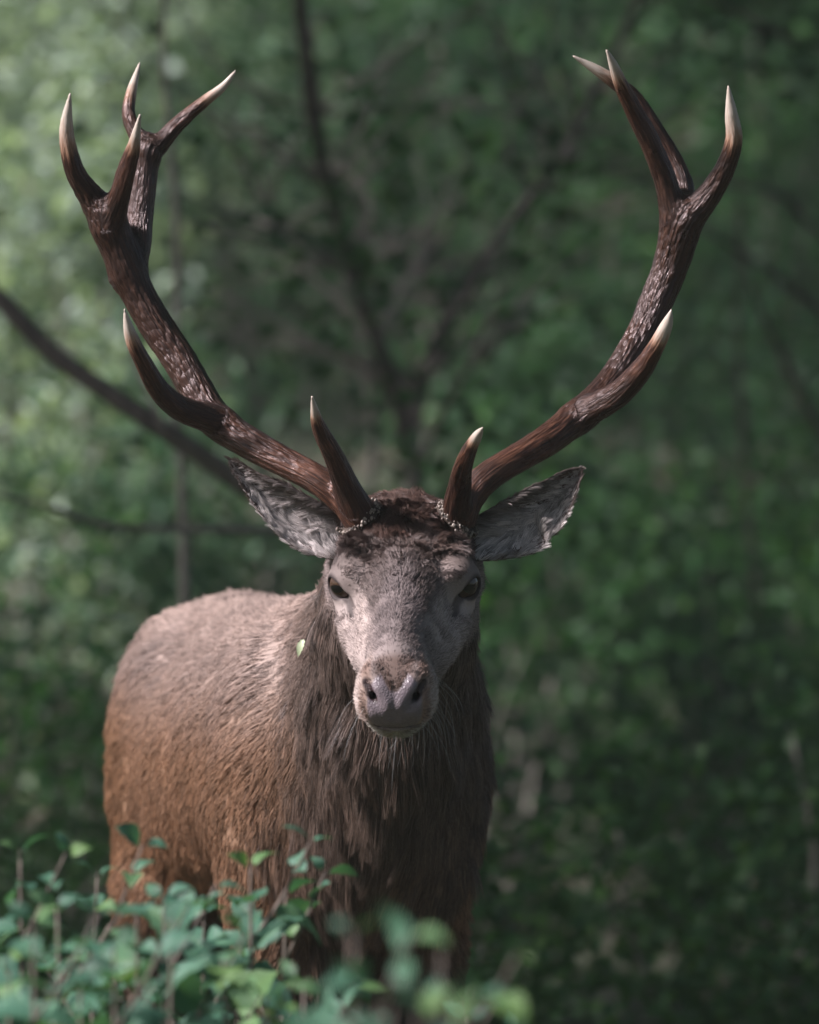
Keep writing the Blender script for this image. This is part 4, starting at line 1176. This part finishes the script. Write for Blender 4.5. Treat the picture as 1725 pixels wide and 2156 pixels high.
# ------------------------------------------------------------------ leafy plants in front of the stag
def leaf_mesh(i):
    """toothed oval leaf of unit length along +y, folded on its midrib; about 40 triangles"""
    n = 9
    L, Rr, M = [], [], []
    asp = (0.36, 0.40, 0.33, 0.43)[i % 4]
    V, F = [], []
    for k in range(n + 1):
        t = k / n
        wv = asp * (math.sin(math.pi * min(1, t ** 0.78)) ** 0.85) * (1 - 0.25 * t)
        tooth = (0.055 if k % 2 else -0.03) * (0 if k in (0, n) else 1) * (1 - t * 0.5)
        z = -0.30 * (t - 0.35) ** 2 * (1.2 + 0.3 * i) + 0.04
        up = 0.22 + 0.06 * (i % 3)
        wob = 0.02 * math.sin(5 * t + i)
        V.append((0, t, z)); V.append((-(wv + tooth * (wv > .02)), t - 0.03 * (k % 2), z + up * wv + wob)); V.append((wv + tooth * (wv > .02), t - 0.03 * (k % 2), z + up * wv - wob))
    for k in range(n):
        a = 3 * k
        F.append((a, a + 3, a + 4, a + 1)); F.append((a, a + 2, a + 5, a + 3))
    me = bpy.data.meshes.new('leaf'); me.from_pydata(V, [], F); me.update()
    me.polygons.foreach_set('use_smooth', np.ones(len(me.polygons), bool))
    me.materials.append(LEAF_F)
    return me
LEAFM = [leaf_mesh(i) for i in range(4)]

def put_leaf(parent, p, d, nrm, size):
    o = bpy.data.objects.new('leaf', random.choice(LEAFM)); COL.objects.link(o); o.parent = parent
    d = unit(np.asarray(d, float)); nrm = unit(nrm - d * (nrm @ d)); s = np.cross(d, nrm)
    M = Matrix.Identity(4)
    for i in range(3):
        M[i][0], M[i][1], M[i][2] = s[i] * size, d[i] * size, nrm[i] * size
    M.translation = p
    o.matrix_local = M
    return o

def plant(px, py, y, spread, lab, lean=0.0, leaf=0.046, shoots=2, grp=None):
    top = at(px, py + 38, y)
    x0 = top[0] + lean
    o = empty('leafy_plant', (x0, y, 0.0))
    tag(o, lab, 'plant', grp)
    tp = top - np.array((x0, y, 0))
    axes = [[(0, 0, -0.03, 0.0042), (tp[0] * 0.3 + 0.008 * rng.normal(), 0.01 * rng.normal(), tp[2] * 0.45, 0.0038), (tp[0] * 0.75, 0.006 * rng.normal(), tp[2] * 0.8, 0.0030), (*tp, 0.0012)]]
    for k in range(shoots):
        s = -1 if (k % 2) else 1
        z = tp[2] - 0.07 - 0.07 * k - 0.05 * rng.random()
        b = np.array((tp[0] * z / tp[2], 0, z))
        dx = s * spread * (0.6 + 0.5 * rng.random())
        axes.append([(*b, 0.0022), (*(b + np.array((dx * 0.5, 0.03 * rng.normal(), 0.045))), 0.0018), (*(b + np.array((dx, 0.05 * rng.normal(), 0.085 + 0.03 * rng.random()))), 0.0009)])
    for ai, ax_ in enumerate(axes):
        tube('stem', ax_, BARK_C, o, n=20 if ai == 0 else 9, sides=6)
        P = curve_pts(ax_, 200)[:, :3]
        L = np.concatenate([[0], np.cumsum(np.linalg.norm(np.diff(P, axis=0), axis=1))])
        stop = (L[-1] - 0.26) if ai == 0 else 0.03
        l, node = L[-1], 0
        while l > stop:
            i = int(np.searchsorted(L, l)); i = min(i, 199)
            p, t = P[i], unit(P[i] - P[max(i - 3, 0)])
            rot = rng.random() * 0.8 + (node % 2) * math.pi / 2
            u = unit(np.cross(t, np.array((0.2, 1, 0.1)))); w_ = np.cross(t, u)
            for s in (0, math.pi):
                if rng.random() < 0.10: continue
                side = u * math.cos(rot + s) + w_ * math.sin(rot + s)
                d = unit(side + t * (0.75 if node == 0 else 0.25) + np.array((0, 0, -0.15)) + 0.25 * rng.normal(size=3))
                nr = unit(np.array((-0.15, -0.45, 1.0)) + 0.35 * rng.normal(size=3))
                sz = leaf * (0.5 + 0.22 * min(node, 2)) * (0.6 + 0.7 * rng.random())
                put_leaf(o, p + side * 0.004, d, nr, sz)
            l -= (0.044 + 0.018 * rng.random()) * (0.7 if node == 0 else 1.0)
            node += 1
    return o

G1, G2 = 'leafy green plants before the stag', 'soft blurred plants before the stag\'s chest'
PL = [(528, 1782, -1.25, 0.07, 0.0, 'tall leafy sprig rising against the stag\'s shoulder'), (42, 1752, -1.5, 0.06, 0.01, 'tall lone leafy sprig standing well clear of the stag\'s rump'),
      (120, 1870, -1.7, 0.07, 0.02, 'leafy plant close beside the tall lone sprig'), (205, 1800, -1.3, 0.07, -0.02, 'leafy plant just outside the stag\'s hind leg'),
      (288, 1885, -1.6, 0.07, 0.01, 'leafy plant covering the stag\'s hind leg'), (360, 1960, -1.9, 0.07, 0.0, 'low leafy plant below the rear of the stag\'s belly'),
      (430, 1880, -1.2, 0.06, -0.01, 'leafy plant before the middle of the stag\'s belly'), (470, 1985, -1.9, 0.07, 0.02, 'low leafy plant behind the stag\'s elbow'),
      (602, 1840, -1.15, 0.05, -0.02, 'slim leafy sprig crossing the edge of the stag\'s mane'), (70, 1900, -2.1, 0.08, 0.0, 'broad leafy plant at the foot of the tall lone sprig'),
      (240, 1945, -2.0, 0.08, 0.01, 'broad leafy plant below the stag\'s thigh'), (345, 1850, -1.5, 0.06, 0.0, 'slim leafy plant before the fold of the stag\'s flank'),
      (640, 2050, -1.7, 0.06, 0.0, 'low leafy plant before the stag\'s right foreleg'), (420, 2050, -1.5, 0.07, 0.0, 'low leafy plant under the middle of the stag\'s belly'),
      (20, 1980, -2.0, 0.07, 0.0, 'low leafy plant farthest out from the stag\'s rump'), (170, 2010, -1.9, 0.08, 0.0, 'low broad leafy plant outside the stag\'s hind foot'),
      (560, 2060, -2.0, 0.07, 0.0, 'low leafy plant below the shoulder sprig'), (90, 2070, -1.4, 0.07, 0.0, 'short leafy plant among the taller ones beyond the rump'), (500, 2090, -1.5, 0.07, 0.0, 'short leafy plant between belly and right foreleg')]
for i, (px, py, y, sp, ln, lab) in enumerate(PL):
    plant(px, py, y, sp, lab, ln, 0.056, 2 + (i % 2), G1)
PB = [(742, 1920, -3.3, 0.05, 0.02, 'tallest soft grey green plant before the stag\'s chest'), (820, 2080, -3.6, 0.07, 0.0, 'low soft grey green plant before the gap between the forelegs'), (930, 1965, -3.1, 0.06, -0.02, 'tall soft grey green plant before the stag\'s left shoulder'), (880, 2090, -3.4, 0.07, 0.0, 'low soft grey green plant before the stag\'s left foreleg')]
for i, (px, py, y, sp, ln, lab) in enumerate(PB):
    plant(px, py, y, sp, lab, ln, 0.044, 2, G2)
plant(985, 2105, -1.2, 0.06, 'low leafy sprig at the stag\'s left foreleg', 0.0, 0.044, 1)

# stray leaf caught in the coat of the neck
o = bpy.data.objects.new('fallen_leaf', leaf_mesh(1)); COL.objects.link(o)
_m = NT('leaf_pale'); _m.set(Base_Color=_m.ramp(_m.noise(8, 3, _m.coord()).outputs['Fac'], [(0.3, (0.22, 0.28, 0.15)), (0.7, (0.36, 0.40, 0.27))]), Roughness=0.5)
o.data.materials.clear(); o.data.materials.append(_m.mat)
STRAY = o
tag(o, 'small pale green leaf caught in the hair of the stag\'s neck', 'leaf')
# lay the stray leaf on the coat: outermost point of the body on that line of sight
_a, _b = at(668, 1366, 0.0), at(668, 1366, 1.6)
_s = _a[None] + (_b - _a)[None] * np.linspace(0, 1, 400)[:, None]
_hit = _s[np.argmax(f_body(_s) < 0)]
_nn = grad(f_body, _hit[None])[0]
_p = _hit + _nn * 0.022 + np.array((0, -0.012, 0))
_nn = unit(_nn * 0.4 + np.array((-0.2, -1.0, 0.25)))
_d = unit(np.array((-0.42, 0.0, -1.0))); _d = unit(_d - _nn * (_d @ _nn)); _sx = np.cross(_d, _nn)
M = Matrix.Identity(4)
for i in range(3): M[i][0], M[i][1], M[i][2] = _sx[i] * 0.014, _d[i] * 0.024, _nn[i] * 0.02
M.translation = _p - _d * 0.013
STRAY.matrix_world = M

# ------------------------------------------------------------------ damp forest air
hz = mesh_obj('haze', [(x, y, z) for x in (-60, 60) for y in (-20, 110) for z in (-1.5, 24)],
              [(0, 1, 3, 2), (4, 6, 7, 5), (0, 4, 5, 1), (2, 3, 7, 6), (0, 2, 6, 4), (1, 5, 7, 3)], None, smooth=False)
hm = bpy.data.materials.new('haze_air'); hm.use_nodes = True
hm.node_tree.nodes.remove(hm.node_tree.nodes['Principled BSDF'])
vol = hm.node_tree.nodes.new('ShaderNodeVolumePrincipled')
vol.inputs['Density'].default_value = 0.0013
vol.inputs['Color'].default_value = (0.86, 0.95, 0.92, 1)
vol.inputs['Anisotropy'].default_value = 0.1
hm.node_tree.links.new(vol.outputs[0], hm.node_tree.nodes['Material Output'].inputs['Volume'])
hz.data.materials.append(hm)
tag(hz, 'thin damp haze hanging in the wood', kind='stuff')
